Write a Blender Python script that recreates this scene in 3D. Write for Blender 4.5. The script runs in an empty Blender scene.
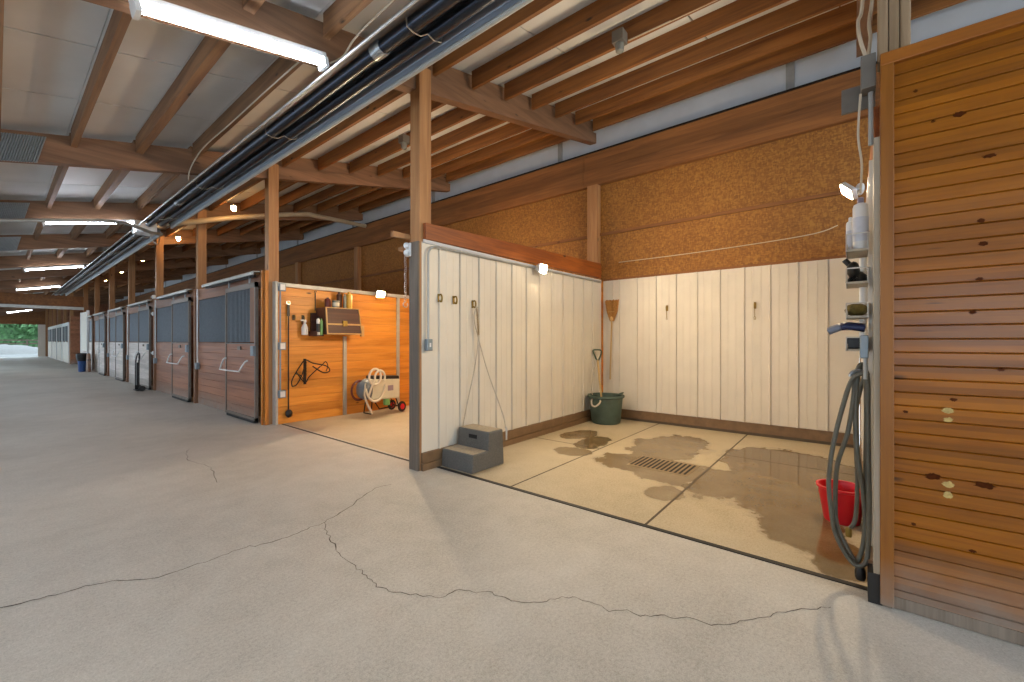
import bpy, bmesh, math, random
from mathutils import Vector, Matrix, noise as mnoise
random.seed(7)
sc = bpy.context.scene
col = sc.collection
PI = math.pi

# ------------------------------------------------------------------ helpers
def lin(h):
    h = h.lstrip('#'); o = []
    for i in (0, 2, 4):
        v = int(h[i:i+2], 16) / 255
        o.append(v / 12.92 if v <= .04045 else ((v + .055) / 1.055) ** 2.4)
    return (o[0], o[1], o[2], 1)

class MB:
    def __init__(s): s.v = []; s.f = []
    def add(s, vs, fs):
        n = len(s.v); s.v += [tuple(v) for v in vs]; s.f += [tuple(i + n for i in f) for f in fs]; return s
    def box(s, x0, x1, y0, y1, z0, z1):
        return s.add([(x0,y0,z0),(x1,y0,z0),(x1,y1,z0),(x0,y1,z0),(x0,y0,z1),(x1,y0,z1),(x1,y1,z1),(x0,y1,z1)],
            [(3,2,1,0),(4,5,6,7),(0,1,5,4),(1,2,6,5),(2,3,7,6),(3,0,4,7)])
    def hexa(s, bot, top):
        return s.add(list(bot) + list(top), [(3,2,1,0),(4,5,6,7),(0,1,5,4),(1,2,6,5),(2,3,7,6),(3,0,4,7)])
    def bar(s, p, q, w, h, up=(0,0,1)):
        p = Vector(p); q = Vector(q); d = (q - p).normalized(); u = Vector(up)
        r = d.cross(u)
        if r.length < 1e-4: r = d.cross(Vector((1,0,0)))
        r.normalize(); u = r.cross(d).normalized()
        def c(b): return [b - r*w/2 - u*h/2, b + r*w/2 - u*h/2, b + r*w/2 + u*h/2, b - r*w/2 + u*h/2]
        return s.add(c(p) + c(q), [(0,1,2,3),(7,6,5,4),(0,4,5,1),(1,5,6,2),(2,6,7,3),(3,7,4,0)])
    def tube(s, path, r, n=8, closed=False):
        P = [Vector(p) for p in path]; m = len(P); rings = []
        rs = r if isinstance(r, (list, tuple)) else [r] * m
        up = None
        for i in range(m):
            if closed: t = P[(i+1) % m] - P[i-1]
            else: t = P[min(i+1, m-1)] - P[max(i-1, 0)]
            t.normalize()
            if up is None:
                up = Vector((0,0,1)) if abs(t.z) < .9 else Vector((1,0,0))
            up = (up - t * up.dot(t))
            if up.length < 1e-5: up = t.orthogonal()
            up.normalize(); b = t.cross(up)
            rings.append([P[i] + (up*math.cos(a) + b*math.sin(a)) * rs[i] for a in [2*PI*k/n for k in range(n)]])
        vs = [v for R in rings for v in R]; fs = []
        for i in range(m if closed else m-1):
            j = (i+1) % m
            for k in range(n):
                l = (k+1) % n; fs.append((i*n+k, i*n+l, j*n+l, j*n+k))
        if not closed:
            fs.append(tuple(reversed(range(n)))); fs.append(tuple((m-1)*n + k for k in range(n)))
        return s.add(vs, fs)
    def lathe(s, prof, c=(0,0,0), n=20, axis='Z', caps=True, sx=1, sy=1):
        vs = []; fs = []
        for (r, z) in prof:
            for k in range(n):
                a = 2*PI*k/n; x = r*math.cos(a)*sx; y = r*math.sin(a)*sy
                if axis == 'Z': v = (x, y, z)
                elif axis == 'X': v = (z, x, y)
                else: v = (y, z, x)
                vs.append((v[0]+c[0], v[1]+c[1], v[2]+c[2]))
        m = len(prof)
        for i in range(m-1):
            for k in range(n):
                l = (k+1) % n; fs.append((i*n+k, i*n+l, (i+1)*n+l, (i+1)*n+k))
        if caps:
            fs.append(tuple(reversed(range(n)))); fs.append(tuple((m-1)*n + k for k in range(n)))
        return s.add(vs, fs)
    def ball(s, c, r, n=10, sq=(1,1,1), jit=0):
        vs = []; fs = []
        m = n // 2 + 1
        for i in range(m+1):
            t = PI*i/m
            for k in range(n):
                a = 2*PI*k/n; q = 1 + (random.uniform(-jit, jit) if jit else 0)
                vs.append((c[0]+r*sq[0]*q*math.sin(t)*math.cos(a), c[1]+r*sq[1]*q*math.sin(t)*math.sin(a), c[2]+r*sq[2]*q*math.cos(t)))
        for i in range(m):
            for k in range(n):
                l = (k+1) % n; fs.append((i*n+k, (i+1)*n+k, (i+1)*n+l, i*n+l))
        return s.add(vs, fs)
    def prism(s, poly, a, b, axis='X'):
        # poly: 2-D points; axis X -> (y,z), Y -> (x,z), Z -> (x,y)
        def P(u, w, t): return {'X': (t,u,w), 'Y': (u,t,w), 'Z': (u,w,t)}[axis]
        n = len(poly); vs = [P(u, w, a) for u, w in poly] + [P(u, w, b) for u, w in poly]
        fs = [tuple(range(n)), tuple(reversed(range(n, 2*n)))]
        for i in range(n): fs.append((i, n+i, n+(i+1) % n, (i+1) % n))
        return s.add(vs, fs)
    def build(s, name, mat, parent=None, smooth=False, bevel=0, loc=None):
        me = bpy.data.meshes.new(name); me.from_pydata(s.v, [], s.f); me.update()
        bm = bmesh.new(); bm.from_mesh(me); bmesh.ops.recalc_face_normals(bm, faces=bm.faces)
        bm.to_mesh(me); bm.free()
        me.materials.append(mat)
        if smooth:
            for p in me.polygons: p.use_smooth = True
            try: me.set_sharp_from_angle(angle=math.radians(40))
            except Exception: pass
        o = bpy.data.objects.new(name, me); col.objects.link(o)
        if parent: o.parent = parent
        if loc: o.location = loc
        if bevel:
            b = o.modifiers.new('edge', 'BEVEL'); b.width = bevel; b.segments = 2; b.limit_method = 'ANGLE'
        return o

def tag(o, label, cat, group=None, kind=None):
    o['label'] = label; o['category'] = cat
    if group: o['group'] = group
    if kind: o['kind'] = kind
    return o
def struct(o, label, cat, group=None): return tag(o, label, cat, group, 'structure')
def thing(name, label, cat, loc=(0,0,0), rz=0, group=None):
    o = bpy.data.objects.new(name, None); o.empty_display_size = .05; col.objects.link(o)
    o.location = loc; o.rotation_euler = (0,0,rz)
    return tag(o, label, cat, group)
def dup(root, loc, rz=None, label=None, group=None):
    r = root.copy(); col.objects.link(r); r.location = loc
    if rz is not None: r.rotation_euler = (0,0,rz)
    if label: r['label'] = label
    if group: r['group'] = group
    for ch in list(root.children):
        c = ch.copy(); col.objects.link(c); c.parent = r
        for g in list(ch.children):
            d = g.copy(); col.objects.link(d); d.parent = c
    return r
def smooth_path(pts, n=8, closed=False):
    P = [Vector(p) for p in pts]; m = len(P); out = []
    for i in range(m if closed else m-1):
        g = lambda k: P[k % m] if closed else P[min(max(k, 0), m-1)]
        a, b, c, d = g(i-1), g(i), g(i+1), g(i+2)
        for j in range(n):
            t = j/n
            out.append(.5*((2*b) + (c-a)*t + (2*a-5*b+4*c-d)*t*t + (3*b-a-3*c+d)*t**3))
    if not closed: out.append(P[-1])
    return out
def arc(c, r, a0, a1, n, plane='XZ'):
    o = []
    for i in range(n+1):
        a = a0 + (a1-a0)*i/n; u = r*math.cos(a); w = r*math.sin(a)
        o.append({'XZ': (c[0]+u, c[1], c[2]+w), 'YZ': (c[0], c[1]+u, c[2]+w), 'XY': (c[0]+u, c[1]+w, c[2])}[plane])
    return o

# ------------------------------------------------------------------ materials
class N:
    def __init__(s, name):
        s.m = bpy.data.materials.new(name); s.m.use_nodes = True; s.t = s.m.node_tree
        s.t.nodes.clear(); s.out = s.n('ShaderNodeOutputMaterial'); s.b = s.n('ShaderNodeBsdfPrincipled')
        s.l(s.b.outputs[0], s.out.inputs[0])
    def n(s, t, **k):
        x = s.t.nodes.new(t)
        for a, v in k.items(): setattr(x, a, v)
        return x
    def l(s, a, b): s.t.links.new(a, b)
    def put(s, v, sock):
        if hasattr(v, 'is_linked') or hasattr(v, 'links'): s.l(v, sock)
        else: sock.default_value = v
    def math(s, op, a, b=0., c=None, clamp=False):
        x = s.n('ShaderNodeMath', operation=op); x.use_clamp = clamp
        s.put(a, x.inputs[0]); s.put(b, x.inputs[1])
        if c is not None: s.put(c, x.inputs[2])
        return x.outputs[0]
    def mix(s, f, a, b, mode='MIX'):
        x = s.n('ShaderNodeMix', data_type='RGBA', blend_type=mode)
        s.put(f, x.inputs[0]); s.put(a, x.inputs[6]); s.put(b, x.inputs[7]); return x.outputs[2]
    def ramp(s, v, stops):
        x = s.n('ShaderNodeValToRGB'); e = x.color_ramp.elements
        while len(e) < len(stops): e.new(.5)
        for i, (p, c) in enumerate(stops): e[i].position = p; e[i].color = c if len(c) == 4 else (*c, 1)
        s.l(v, x.inputs[0]); return x.outputs[0]
    def coord(s, rand=True):
        t = s.n('ShaderNodeTexCoord'); v = t.outputs['Object']
        if rand:
            oi = s.n('ShaderNodeObjectInfo'); a = s.n('ShaderNodeVectorMath', operation='MULTIPLY_ADD')
            s.l(oi.outputs['Random'], a.inputs[0]); a.inputs[1].default_value = (7.3, 5.1, 3.7); s.l(v, a.inputs[2])
            return v, a.outputs[0]
        return v, v
    def scale(s, v, sc_):
        m = s.n('ShaderNodeMapping'); m.inputs['Scale'].default_value = sc_; s.l(v, m.inputs[0]); return m.outputs[0]
    def noise(s, v, sc_=5, det=4, rough=.55, dist=0):
        x = s.n('ShaderNodeTexNoise'); x.inputs['Scale'].default_value = sc_; x.inputs['Detail'].default_value = det
        x.inputs['Roughness'].default_value = rough; x.inputs['Distortion'].default_value = dist
        if v is not None: s.l(v, x.inputs['Vector'])
        return x.outputs['Fac']
    def bump(s, h, st=.2, d=.01):
        x = s.n('ShaderNodeBump'); x.inputs['Strength'].default_value = st; x.inputs['Distance'].default_value = d
        s.l(h, x.inputs['Height']); s.l(x.outputs[0], s.b.inputs['Normal'])
    def set(s, c=None, r=None, metal=None, **k):
        if c is not None: s.put(c, s.b.inputs['Base Color'])
        if r is not None: s.put(r, s.b.inputs['Roughness'])
        if metal is not None: s.b.inputs['Metallic'].default_value = metal
        for a, v in k.items(): s.b.inputs[a].default_value = v
        return s.m

def plain(name, h, r=.5, metal=0, var=.12, sc_=9, bump=0, **k):
    n = N(name); v, vr = n.coord(); c = lin(h)
    f = n.noise(vr, sc_, 5)
    lo = tuple(x*(1-var) for x in c[:3]) + (1,); hi = tuple(min(1, x*(1+var)) for x in c[:3]) + (1,)
    cc = n.ramp(f, [(.3, lo), (.7, hi)])
    if bump: n.bump(n.noise(vr, sc_*6, 4), bump, .004)
    return n.set(cc, n.math('MULTIPLY_ADD', f, .15, r-.07), metal, **k)

def wood(name, ca, cb, axis='X', plank=None, pax='Z', rough=.5, knots=.5, var=.25, coarse=14, bump=.15, dirt=None):
    n = N(name); v, vr = n.coord()
    ai = 'XYZ'.index(axis)
    sc1 = [coarse]*3; sc1[ai] = .7
    sep = n.n('ShaderNodeSeparateXYZ'); n.l(v, sep.inputs[0])
    wv = vr
    shade = None
    if plank:
        pid = n.math('FLOOR', n.math('DIVIDE', sep.outputs['XYZ'.index(pax)], plank))
        wn = n.n('ShaderNodeTexWhiteNoise', noise_dimensions='1D'); n.l(pid, wn.inputs['W'])
        ad = n.n('ShaderNodeVectorMath', operation='MULTIPLY_ADD')
        n.l(wn.outputs['Value'], ad.inputs[0]); ad.inputs[1].default_value = (13, 17, 11); n.l(vr, ad.inputs[2]); wv = ad.outputs[0]
        shade = wn.outputs['Value']
    f1 = n.noise(n.scale(wv, sc1), 1, 6, .6, .8)
    sc2 = [90]*3; sc2[ai] = 2.2
    f2 = n.noise(n.scale(wv, sc2), 1, 3, .5)
    f = n.math('ADD', n.math('MULTIPLY', f1, .72), n.math('MULTIPLY', f2, .28))
    A = lin(ca); B = lin(cb)
    c = n.ramp(f, [(.34, B), (.62, A)])
    if shade is not None:
        oi = n.math('MULTIPLY_ADD', shade, var*1.6, 1-var)
        c = n.mix(1., c, oi, 'MULTIPLY')
    else:
        oi = n.n('ShaderNodeObjectInfo')
        c = n.mix(1., c, n.math('MULTIPLY_ADD', oi.outputs['Random'], var, 1-var/2), 'MULTIPLY')
    if knots:
        sk = [9.]*3; sk[ai] = 3.2
        vo = n.n('ShaderNodeTexVoronoi'); vo.inputs['Scale'].default_value = 1; n.l(n.scale(wv, sk), vo.inputs['Vector'])
        k = n.math('SUBTRACT', 1., n.math('DIVIDE', vo.outputs['Distance'], .17), clamp=True)
        gate = n.n('ShaderNodeSeparateColor'); n.l(vo.outputs['Color'], gate.inputs[0])
        k = n.math('MULTIPLY', k, n.math('GREATER_THAN', gate.outputs[0], 1-knots*.5))
        kc = tuple(x*.18 for x in B[:3]) + (1,)
        c = n.mix(n.math('MULTIPLY', k, 1.6, clamp=True), c, kc)
    if dirt:
        d = n.math('MULTIPLY', n.math('SUBTRACT', 1., n.math('DIVIDE', sep.outputs[2], dirt), clamp=True), n.noise(vr, 7, 5))
        c = n.mix(n.math('MULTIPLY', d, 1.5, clamp=True), c, lin('8d8378'))
    if bump: n.bump(f, bump, .006)
    return n.set(c, n.math('MULTIPLY_ADD', f2, .25, rough-.12))

def osb(name, ca, cb, cc):
    n = N(name); v, vr = n.coord(False)
    def vor(sx):
        x = n.n('ShaderNodeTexVoronoi'); x.inputs['Scale'].default_value = 1; n.l(n.scale(vr, sx), x.inputs['Vector'])
        g = n.n('ShaderNodeSeparateColor'); n.l(x.outputs['Color'], g.inputs[0]); return g.outputs[0]
    f = n.math('ADD', n.math('MULTIPLY', vor((40, 22, 70)), .5), n.math('MULTIPLY', vor((60, 60, 26)), .5))
    f = n.math('ADD', n.math('MULTIPLY', f, .75), n.math('MULTIPLY', n.noise(vr, 1.6, 4), .3))
    c = n.ramp(f, [(.2, lin(cb)), (.5, lin(ca)), (.85, lin(cc))])
    n.bump(f, .15, .004)
    return n.set(c, .7)

def emit(name, h, st):
    n = N(name); return n.set(lin(h), .4, **{'Emission Color': lin(h), 'Emission Strength': st})

def concrete(name, base, dark, light, wet=None, speck=1.):
    n = N(name); v, vr = n.coord(False)
    f = n.noise(vr, .55, 5, .6, .3); g = n.noise(vr, 5, 6, .65); h = n.math('MULTIPLY_ADD', n.math('ADD', n.math('MULTIPLY', n.noise(vr, 170, 2, .6), .5), n.math('MULTIPLY', n.noise(vr, 60, 3, .7), .5)), 2.4, -.7)
    s = n.math('ADD', n.math('ADD', n.math('MULTIPLY', f, .40), n.math('MULTIPLY', g, .25)), n.math('MULTIPLY', h, .35))
    c = n.ramp(s, [(.33, lin(dark)), (.5, lin(base)), (.68, lin(light))])
    if not wet: n.bump(h, .45*speck, .004)
    r = n.math('MULTIPLY_ADD', g, .25, .48)
    if wet:
        sep = n.n('ShaderNodeSeparateXYZ'); n.l(v, sep.inputs[0])
        w1 = n.math('MULTIPLY', n.math('SUBTRACT', n.noise(n.scale(vr, (1.8, 1.8, 1.8)), 1, 5, .6), .5), 1.5)
        tot = None
        for (cx, cy, rx, ry, dp) in wet:
            dx = n.math('DIVIDE', n.math('SUBTRACT', sep.outputs[0], cx), rx)
            dy = n.math('DIVIDE', n.math('SUBTRACT', sep.outputs[1], cy), ry)
            d = n.math('SQRT', n.math('ADD', n.math('MULTIPLY', dx, dx), n.math('MULTIPLY', dy, dy)))
            m = n.math('MULTIPLY', n.math('SUBTRACT', n.math('ADD', 1., w1), d), 6., clamp=True)
            m = n.math('MULTIPLY', m, dp)
            tot = m if tot is None else n.math('MAXIMUM', tot, m)
        bp = n.n('ShaderNodeBump'); bp.inputs['Distance'].default_value = .004; n.l(h, bp.inputs['Height']); n.l(bp.outputs[0], n.b.inputs['Normal'])
        n.l(n.math('MULTIPLY', n.math('SUBTRACT', 1., tot), .3), bp.inputs['Strength'])
        mott = n.math('MULTIPLY_ADD', n.noise(vr, 2.6, 4), .6, .62, clamp=True)
        wc = n.mix(1., c, lin('94815f'), 'MULTIPLY')
        c = n.mix(n.math('MULTIPLY', tot, mott), c, wc)
        r = n.math('SUBTRACT', r, n.math('MULTIPLY', tot, .56), clamp=True)
        r = n.math('MAXIMUM', r, .07)
    return n.set(c, r)

M = {}
M['floor'] = concrete('aisle concrete', 'b8b2a7', '9b958a', 'cdc7bd')
WET = [(4.35, .45, .75, .62, 1), (5.3, .5, .8, .75, 1), (3.55, .25, .42, .3, 1), (3.25, .05, .35, .16, 1), (4.2, .95, .55, .28, 1),
       (4.35, 1.6, .42, .75, .9), (5.35, 1.75, .75, .5, .85), (3.66, 1.26, .2, .17, .8), (4.9, 2.62, .4, .22, 1), (5.2, 3.0, .35, .22, .8), (4.35, 2.6, .22, .28, .8)]
M['wash'] = concrete('wash bay concrete', 'b5a78d', '978868', 'c5b89e', WET, .7)
M['tack'] = concrete('tack bay concrete', 'b3a288', '9a8a6e', 'c4b59d', None, .7)
M['dirt'] = concrete('stall bedding ground', '6a5a48', '4c4034', '86755f')
M['pine_door'] = wood('varnished pine boards', '9c5c08', '7a4204', 'Y', .065, 'Z', .36, .35, .22, 9, .06, .35)
M['pine_frame'] = wood('golden pine trim', '8f5608', '784405', 'Z', None, 'Z', .45, .1, .1, 10, .1, .25)
M['pine_frame_y'] = wood('golden pine rail', '99590f', '7a420a', 'Y', None, 'Z', .45, .1, .1, 10, .1)
M['pine_wall'] = wood('orange pine boards', 'e0983c', 'bf7626', 'X', .136, 'Z', .45, .3, .16, 8, .1)
M['stall_wood'] = wood('reddish stall boards', '9f6a4a', '7e4d33', 'Y', .136, 'Z', .5, .25, .2, 10, .1, .3)
M['stall_pale'] = wood('pale stall boards', 'd6ccc4', 'b1a59c', 'Y', .136, 'Z', .5, .2, .14, 10, .1, .3)  # paler board colour for the third stall and beyond
M['stall_frame'] = wood('stall frame timber', '8f6444', '6e482e', 'Z', None, 'Z', .55, .1, .2)
M['stall_header'] = wood('stall header timber', '8a6045', '6e4a34', 'Y', None, 'Z', .55, .2, .2)
M['jamb_warmlit'] = wood('door jamb with painted warm light', 'cc8430', 'ab6620', 'Z', None, 'Z', .5, .1, .15)  # orange tone paints the warm bay light onto the first jamb
M['post'] = wood('post timber', 'a77a4e', '865c36', 'Z', None, 'Z', .6, .2, .25, 12)
M['post_dark'] = wood('dark weathered board', '6f6458', '50473e', 'Z', None, 'Z', .7, .2, .2, 12)
M['post_grey'] = wood('weathered post timber', '8d7f70', '6c5d4e', 'Z', None, 'Z', .7, .2, .2, 12)
M['beam'] = wood('beam timber', '886448', '62442c', 'X', None, 'Z', .6, .3, .3, 10)
M['purlin'] = wood('purlin timber', '96602a', '643814', 'Y', None, 'Z', .6, .5, .4, 11)
M['purlin_grey'] = wood('grey brown purlin timber', '896442', '5e4029', 'Y', None, 'Z', .65, .5, .4, 11)  # aisle purlins get a greyer brown than those over the bays
M['header'] = wood('header timber', '8c5a2c', '643c18', 'Y', .3, 'Z', .65, .3, .25, 10)
M['cap'] = wood('fir cap board', 'a2581c', '6e3410', 'X', None, 'Z', .5, .35, .15, 7)
M['osb'] = osb('strand board', '8c5a20', '784c1a', 'a4712f')
M['sheet'] = plain('white ribbed steel', 'd3cbbd', .42, 0, .04, 3)
M['sheet_dim'] = plain('grey white steel', 'b9bbbe', .5, 0, .06, 3)
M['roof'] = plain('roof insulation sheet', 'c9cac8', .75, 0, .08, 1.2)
M['roof_tubelit'] = plain('white roof sheet with painted tube light', 'e6e6e6', .6, 0, .03, 1.2)  # whiter colour paints in the tube light falling on these sheets
M['brown'] = plain('brown base trim', '755b40', .5, 0, .2, 12)
M['rubber'] = plain('black rubber', '1d1b19', .6, 0, .2, 12)
M['groove'] = plain('floor joint', '4f4436', .8, 0, .2, 12)
M['crackm'] = plain('crack', '5a5148', .9, 0, .2, 20)
M['gal'] = plain('galvanised metal', '9aa0a3', .35, .7, .12, 20)
M['grey_metal'] = plain('grey painted metal', '776c62', .5, .2, .1, 14)
M['track'] = plain('pale metal track', 'b0b0aa', .45, .3, .1, 10)
M['dark_metal'] = plain('dark metal', '2a2624', .45, .6, .2, 20)
M['bars'] = plain('dark grille bars', '70757a', .45, .5, .1, 20)
M['void'] = plain('dark mesh', '2b3036', .8, 0, .1, 30)
M['tubeblack'] = plain('black radiant tube', '3a3f49', .3, .9, .03, 3)
M['refl'] = plain('aluminium reflector', '9aa0aa', .38, .9, .03, 3)
M['wht'] = plain('white enamel', 'd8d8d6', .4, 0, .05, 6)
M['pvc'] = plain('beige pipe', 'a99a82', .5, 0, .08, 6)
M['cable'] = plain('pale cable', 'bdaf98', .6, 0, .08, 6)
M['conduit'] = plain('grey conduit', '9b9c98', .4, .3, .06, 10)
M['boxdark'] = plain('brown grey junction box', '6d6860', .5, .2, .1, 10)
M['grate'] = plain('dirty grate', '8a7658', .5, 0, .2, 10)
M['post_tan'] = wood('tan post boards', '9d8466', '7d664a', 'Z', None, 'Z', .7, .1, .15, 12)
M['seam'] = plain('stained strip seam', '8c8a86', .6, 0, .15, 8)
M['post_pale'] = wood('pale weathered edge', 'b3a692', '958872', 'Z', None, 'Z', .7, .1, .15, 12)
M['box'] = plain('grey electrical box', '7f8b92', .45, .3, .08, 10)
M['brass'] = plain('aged brass', '8a7238', .4, .8, .2, 25)
M['rope'] = plain('pale rope', 'b5ab9b', .85, 0, .15, 60)
M['block'] = plain('grey speckled plastic', '595753', .65, 0, .28, 90, .3)
M['slot'] = plain('black recess', '0d0d0d', .8, 0, .1, 10)
M['tub'] = plain('dusty green rubber', '47574d', .6, 0, .25, 7, .1)
M['green'] = plain('dark green plastic', '2f4430', .5, 0, .1, 10)
M['handle'] = wood('pale tool handle', 'c2a26c', 'a98a58', 'Z', None, 'Z', .6, 0, .1)
M['straw'] = plain('straw bristles', 'a3733a', .9, 0, .35, 60, .5)
M['red'] = plain('red plastic', 'c81624', .35, 0, .08, 5)
M['hose'] = plain('grey hose', '5a574b', .5, 0, .15, 18)
M['bottle'] = plain('white plastic bottle', 'd8d6d2', .35, 0, .04, 6)
M['blabel'] = plain('pale blue label', 'c0c2ca', .5, 0, .1, 20)
M['mauve'] = plain('mauve cap', '8c7f8c', .5, 0, .05, 10)
M['black'] = plain('black plastic', '151515', .45, 0, .15, 14)
M['sponge'] = plain('olive sponge', '75642e', .95, 0, .4, 40, .6)
M['navy'] = plain('navy plastic', '273056', .45, 0, .15, 10)
M['greyblue'] = plain('grey blue plastic', '767e8e', .45, 0, .1, 10)
M['wire'] = plain('chrome wire', 'b8b3aa', .3, .8, .05, 10)
M['tanplastic'] = plain('tan basket tray', 'a89f8c', .5, 0, .1, 10)
M['trunk'] = wood('dark brown trunk', '5a3222', '3c2015', 'X', None, 'Z', .5, 0, .1)
M['trim_tan'] = plain('tan trim', 'c49c62', .5, 0, .1, 12)
M['dkred'] = plain('dark red glass', '5a1a12', .3, 0, .1, 8)
M['brownb'] = plain('brown bottle', '4a2817', .35, 0, .15, 8)
M['yellow'] = plain('yellow bottle', 'd7a93c', .4, 0, .08, 8)
M['greenb'] = plain('green bottle', '7fb36a', .4, 0, .08, 8)
M['tin'] = plain('grey tin', '8b8e82', .4, .4, .1, 8)
M['cream'] = plain('cream enamel', 'c9c7b4', .4, 0, .05, 8)
M['vacgrey'] = plain('grey vacuum cap', '6e777e', .45, 0, .1, 8)
M['vachose'] = plain('ribbed beige hose', 'cfc6b4', .55, 0, .1, 60, .4)
M['maroon'] = plain('maroon hose', '5c1e16', .5, 0, .1, 20)
M['blue'] = plain('blue plastic bin', '2c4f8a', .5, 0, .1, 8)
M['bag'] = plain('black bag', '101114', .4, 0, .2, 12)
M['leather'] = plain('tan leather', '8f6e58', .6, 0, .2, 12)
M['gravel'] = plain('pale gravel', '6f6d69', .9, 0, .25, 14, .6)
M['leaf'] = plain('leaf green', '33552e', .7, 0, .5, 3)
M['leaf2'] = plain('leaf green pale', '4a6e42', .7, 0, .5, 3)
M['bark'] = plain('bark', '4d4034', .9, 0, .3, 12)
M['grass'] = plain('field grass', '4a5a38', .9, 0, .3, 2)
M['tube_on'] = emit('lit fluorescent tube', 'e9f1ff', 34)
M['flood_on'] = emit('lit flood lens', 'ffe4ba', 530)
M['bulb_on'] = emit('lit warm bulb', 'ffc47a', 60)
M['bulb_off'] = plain('cloudy glass jar', '77776f', .25, 0, .1, 10)

# ------------------------------------------------------------------ dimensions
XF, XB = 2.72, 6.72                # stall front line, back wall
POSTS = [-.23 + 3.65*i for i in range(15)]
POSTS = [-.23, 3.42, 7.15, 10.8, 14.45, 18.1, 21.75, 25.4, 29.05, 35.0, 38.7, 42.4, 46.1, 49.8, 53.5]
SL = .223
zp = lambda x: 3.495 + SL*x        # purlin underside
XL, YE, YS = -2.4, 54., -6.0

# ------------------------------------------------------------------ floors
m = MB().box(XL-1, 2.93, YS-2, YE, -.12, 0); aisle = m.build('floor', M['floor'])
struct(aisle, 'pale concrete aisle floor with long hairline cracks', 'floor')
def crack(pts, w):
    P = smooth_path([(x, y, .0012) for x, y in pts], 7); out = MB(); vs = []; fs = []
    for i, p in enumerate(P):
        t = (P[min(i+1, len(P)-1)] - P[max(i-1, 0)]).normalized(); r = Vector((-t.y, t.x, 0))
        j = r * mnoise.noise(p*23) * .028
        ww = w*(.5 + abs(mnoise.noise(p*9))*1.6)
        vs += [p + j - r*ww, p + j + r*ww]
    for i in range(len(P)-1): fs.append((2*i, 2*i+1, 2*i+3, 2*i+2))
    out.add(vs, fs); return out
for pts, w in (([(-.3,3.35),(.016,3.268),(.226,3.212),(.397,3.165),(.547,3.03),(.791,3.003),(1.0,3.01),(1.21,2.95),(1.43,2.99),(1.516,2.99),(1.81,3.134),(2.12,3.31),(2.3,3.3)], 0.0042),
               ([(1.516,2.99),(1.417,2.749),(1.341,2.434),(1.321,2.158),(1.3,1.959),(1.375,1.765),(1.46,1.65),(1.54,1.63),(1.612,1.52),(1.654,1.391),(1.709,1.247),(1.835,1.156),(1.887,1.065),(1.893,.953),(1.976,.777),(2.048,.664),(2.14,.467),(2.268,.37),(2.452,.24),(2.612,.084)], .0026),
               ([(1.3,4.6),(1.42,5.2),(1.36,5.8),(1.5,6.3)], .0025)):
    crack(pts, w).build('crack', M['crackm'], aisle)
w = MB().box(2.93, XB, -.06, 3.42, -.12, 0).build('floor_wash_bay', M['wash'])
struct(w, 'stained wet concrete slab of the wash bay', 'floor')
for a, b, c, d in ((2.93, XB, 1.150, 1.168), (2.93, XB, 2.40, 2.416), (4.66, 4.676, 2.4, 3.42), (5.33, 5.342, -.06, 1.15)):
    MB().box(a, b, c, d, -.01, .0012).build('joint', M['groove'], w)
struct(MB().box(2.905, 2.942, -.09, 3.40, -.02, .006).build('trim_1', M['rubber']), 'black rubber strip along the front of the wash bay', 'strip')
struct(MB().box(2.86, 2.89, 3.58, 7.04, -.02, .004).build('trim_2', M['rubber']), 'thin black strip along the front of the tack bay', 'strip')
struct(MB().box(2.93, XB, 3.42, 7.15, -.12, 0).build('floor_tack_bay', M['tack']), 'dry concrete floor of the tack bay', 'floor')
struct(MB().box(2.93, XB, 7.15, YE, -.12, -.002).build('floor_stalls', M['dirt']), 'dark bedding floor inside the stalls', 'floor')
struct(MB().box(2.93, XB, YS, -.06, -.12, -.002).build('floor_side', M['dirt']), 'dark floor behind the pine door', 'floor')
struct(MB().box(-60, 40, YE, 140, -.2, -.03).build('ground', M['grass']), 'green field beyond the barn end', 'ground')
struct(MB().box(-14, 9, YE, 74, -.1, -.012).build('gravel_yard', M['gravel']), 'pale gravel yard outside the barn end', 'ground')

# drain grate
t = thing('drain_grate', 'slotted metal drain grate in the wash bay floor', 'drain', (4.48, 1.57, 0))
MB().box(-.225, .225, -.31, .31, -.008, .0015).build('grate_plate', M['grate'], t)
m = MB()
for i in range(13): m.box(-.19, .19, -.285+.046*i, -.285+.046*i+.022, -.006, .003)
m.build('slot', M['slot'], t)
t.children[1]['label'] = 'dark parallel slots'

# ------------------------------------------------------------------ roof
m = MB(); m2 = MB()
ys = YS; k = 0
while ys < YE:
    for x0, x1 in [(XL + i*.59 - .0, XL + (i+1)*.59 - .004) for i in range(16)]:
        x1 = min(x1, 7.2)
        y0, y1 = ys, min(ys+1.207, YE)
        z0, z1 = 3.705 + SL*x0, 3.705 + SL*x1
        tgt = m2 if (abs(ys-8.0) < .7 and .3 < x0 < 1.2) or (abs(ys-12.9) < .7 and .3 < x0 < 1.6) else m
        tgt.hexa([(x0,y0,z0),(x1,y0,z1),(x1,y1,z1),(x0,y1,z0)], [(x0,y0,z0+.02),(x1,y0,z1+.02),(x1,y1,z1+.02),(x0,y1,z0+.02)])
    ys += 1.225
roof = m.build('ceiling', M['roof']); struct(roof, 'sloping barn ceiling of pale sheets above the purlins', 'ceiling')
m2.build('tubelit_sheet', M['roof_tubelit'], roof)['label'] = 'white ceiling sheets painted brighter where tube light falls'
mm = MB().hexa([(XL-.3,YS,3.745+SL*(XL-.3)),(7.3,YS,3.745+SL*7.3),(7.3,YE+.3,3.745+SL*7.3),(XL-.3,YE+.3,3.745+SL*(XL-.3))],
               [(XL-.3,YS,3.80+SL*(XL-.3)),(7.3,YS,3.80+SL*7.3),(7.3,YE+.3,3.80+SL*7.3),(XL-.3,YE+.3,3.80+SL*(XL-.3))])
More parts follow.
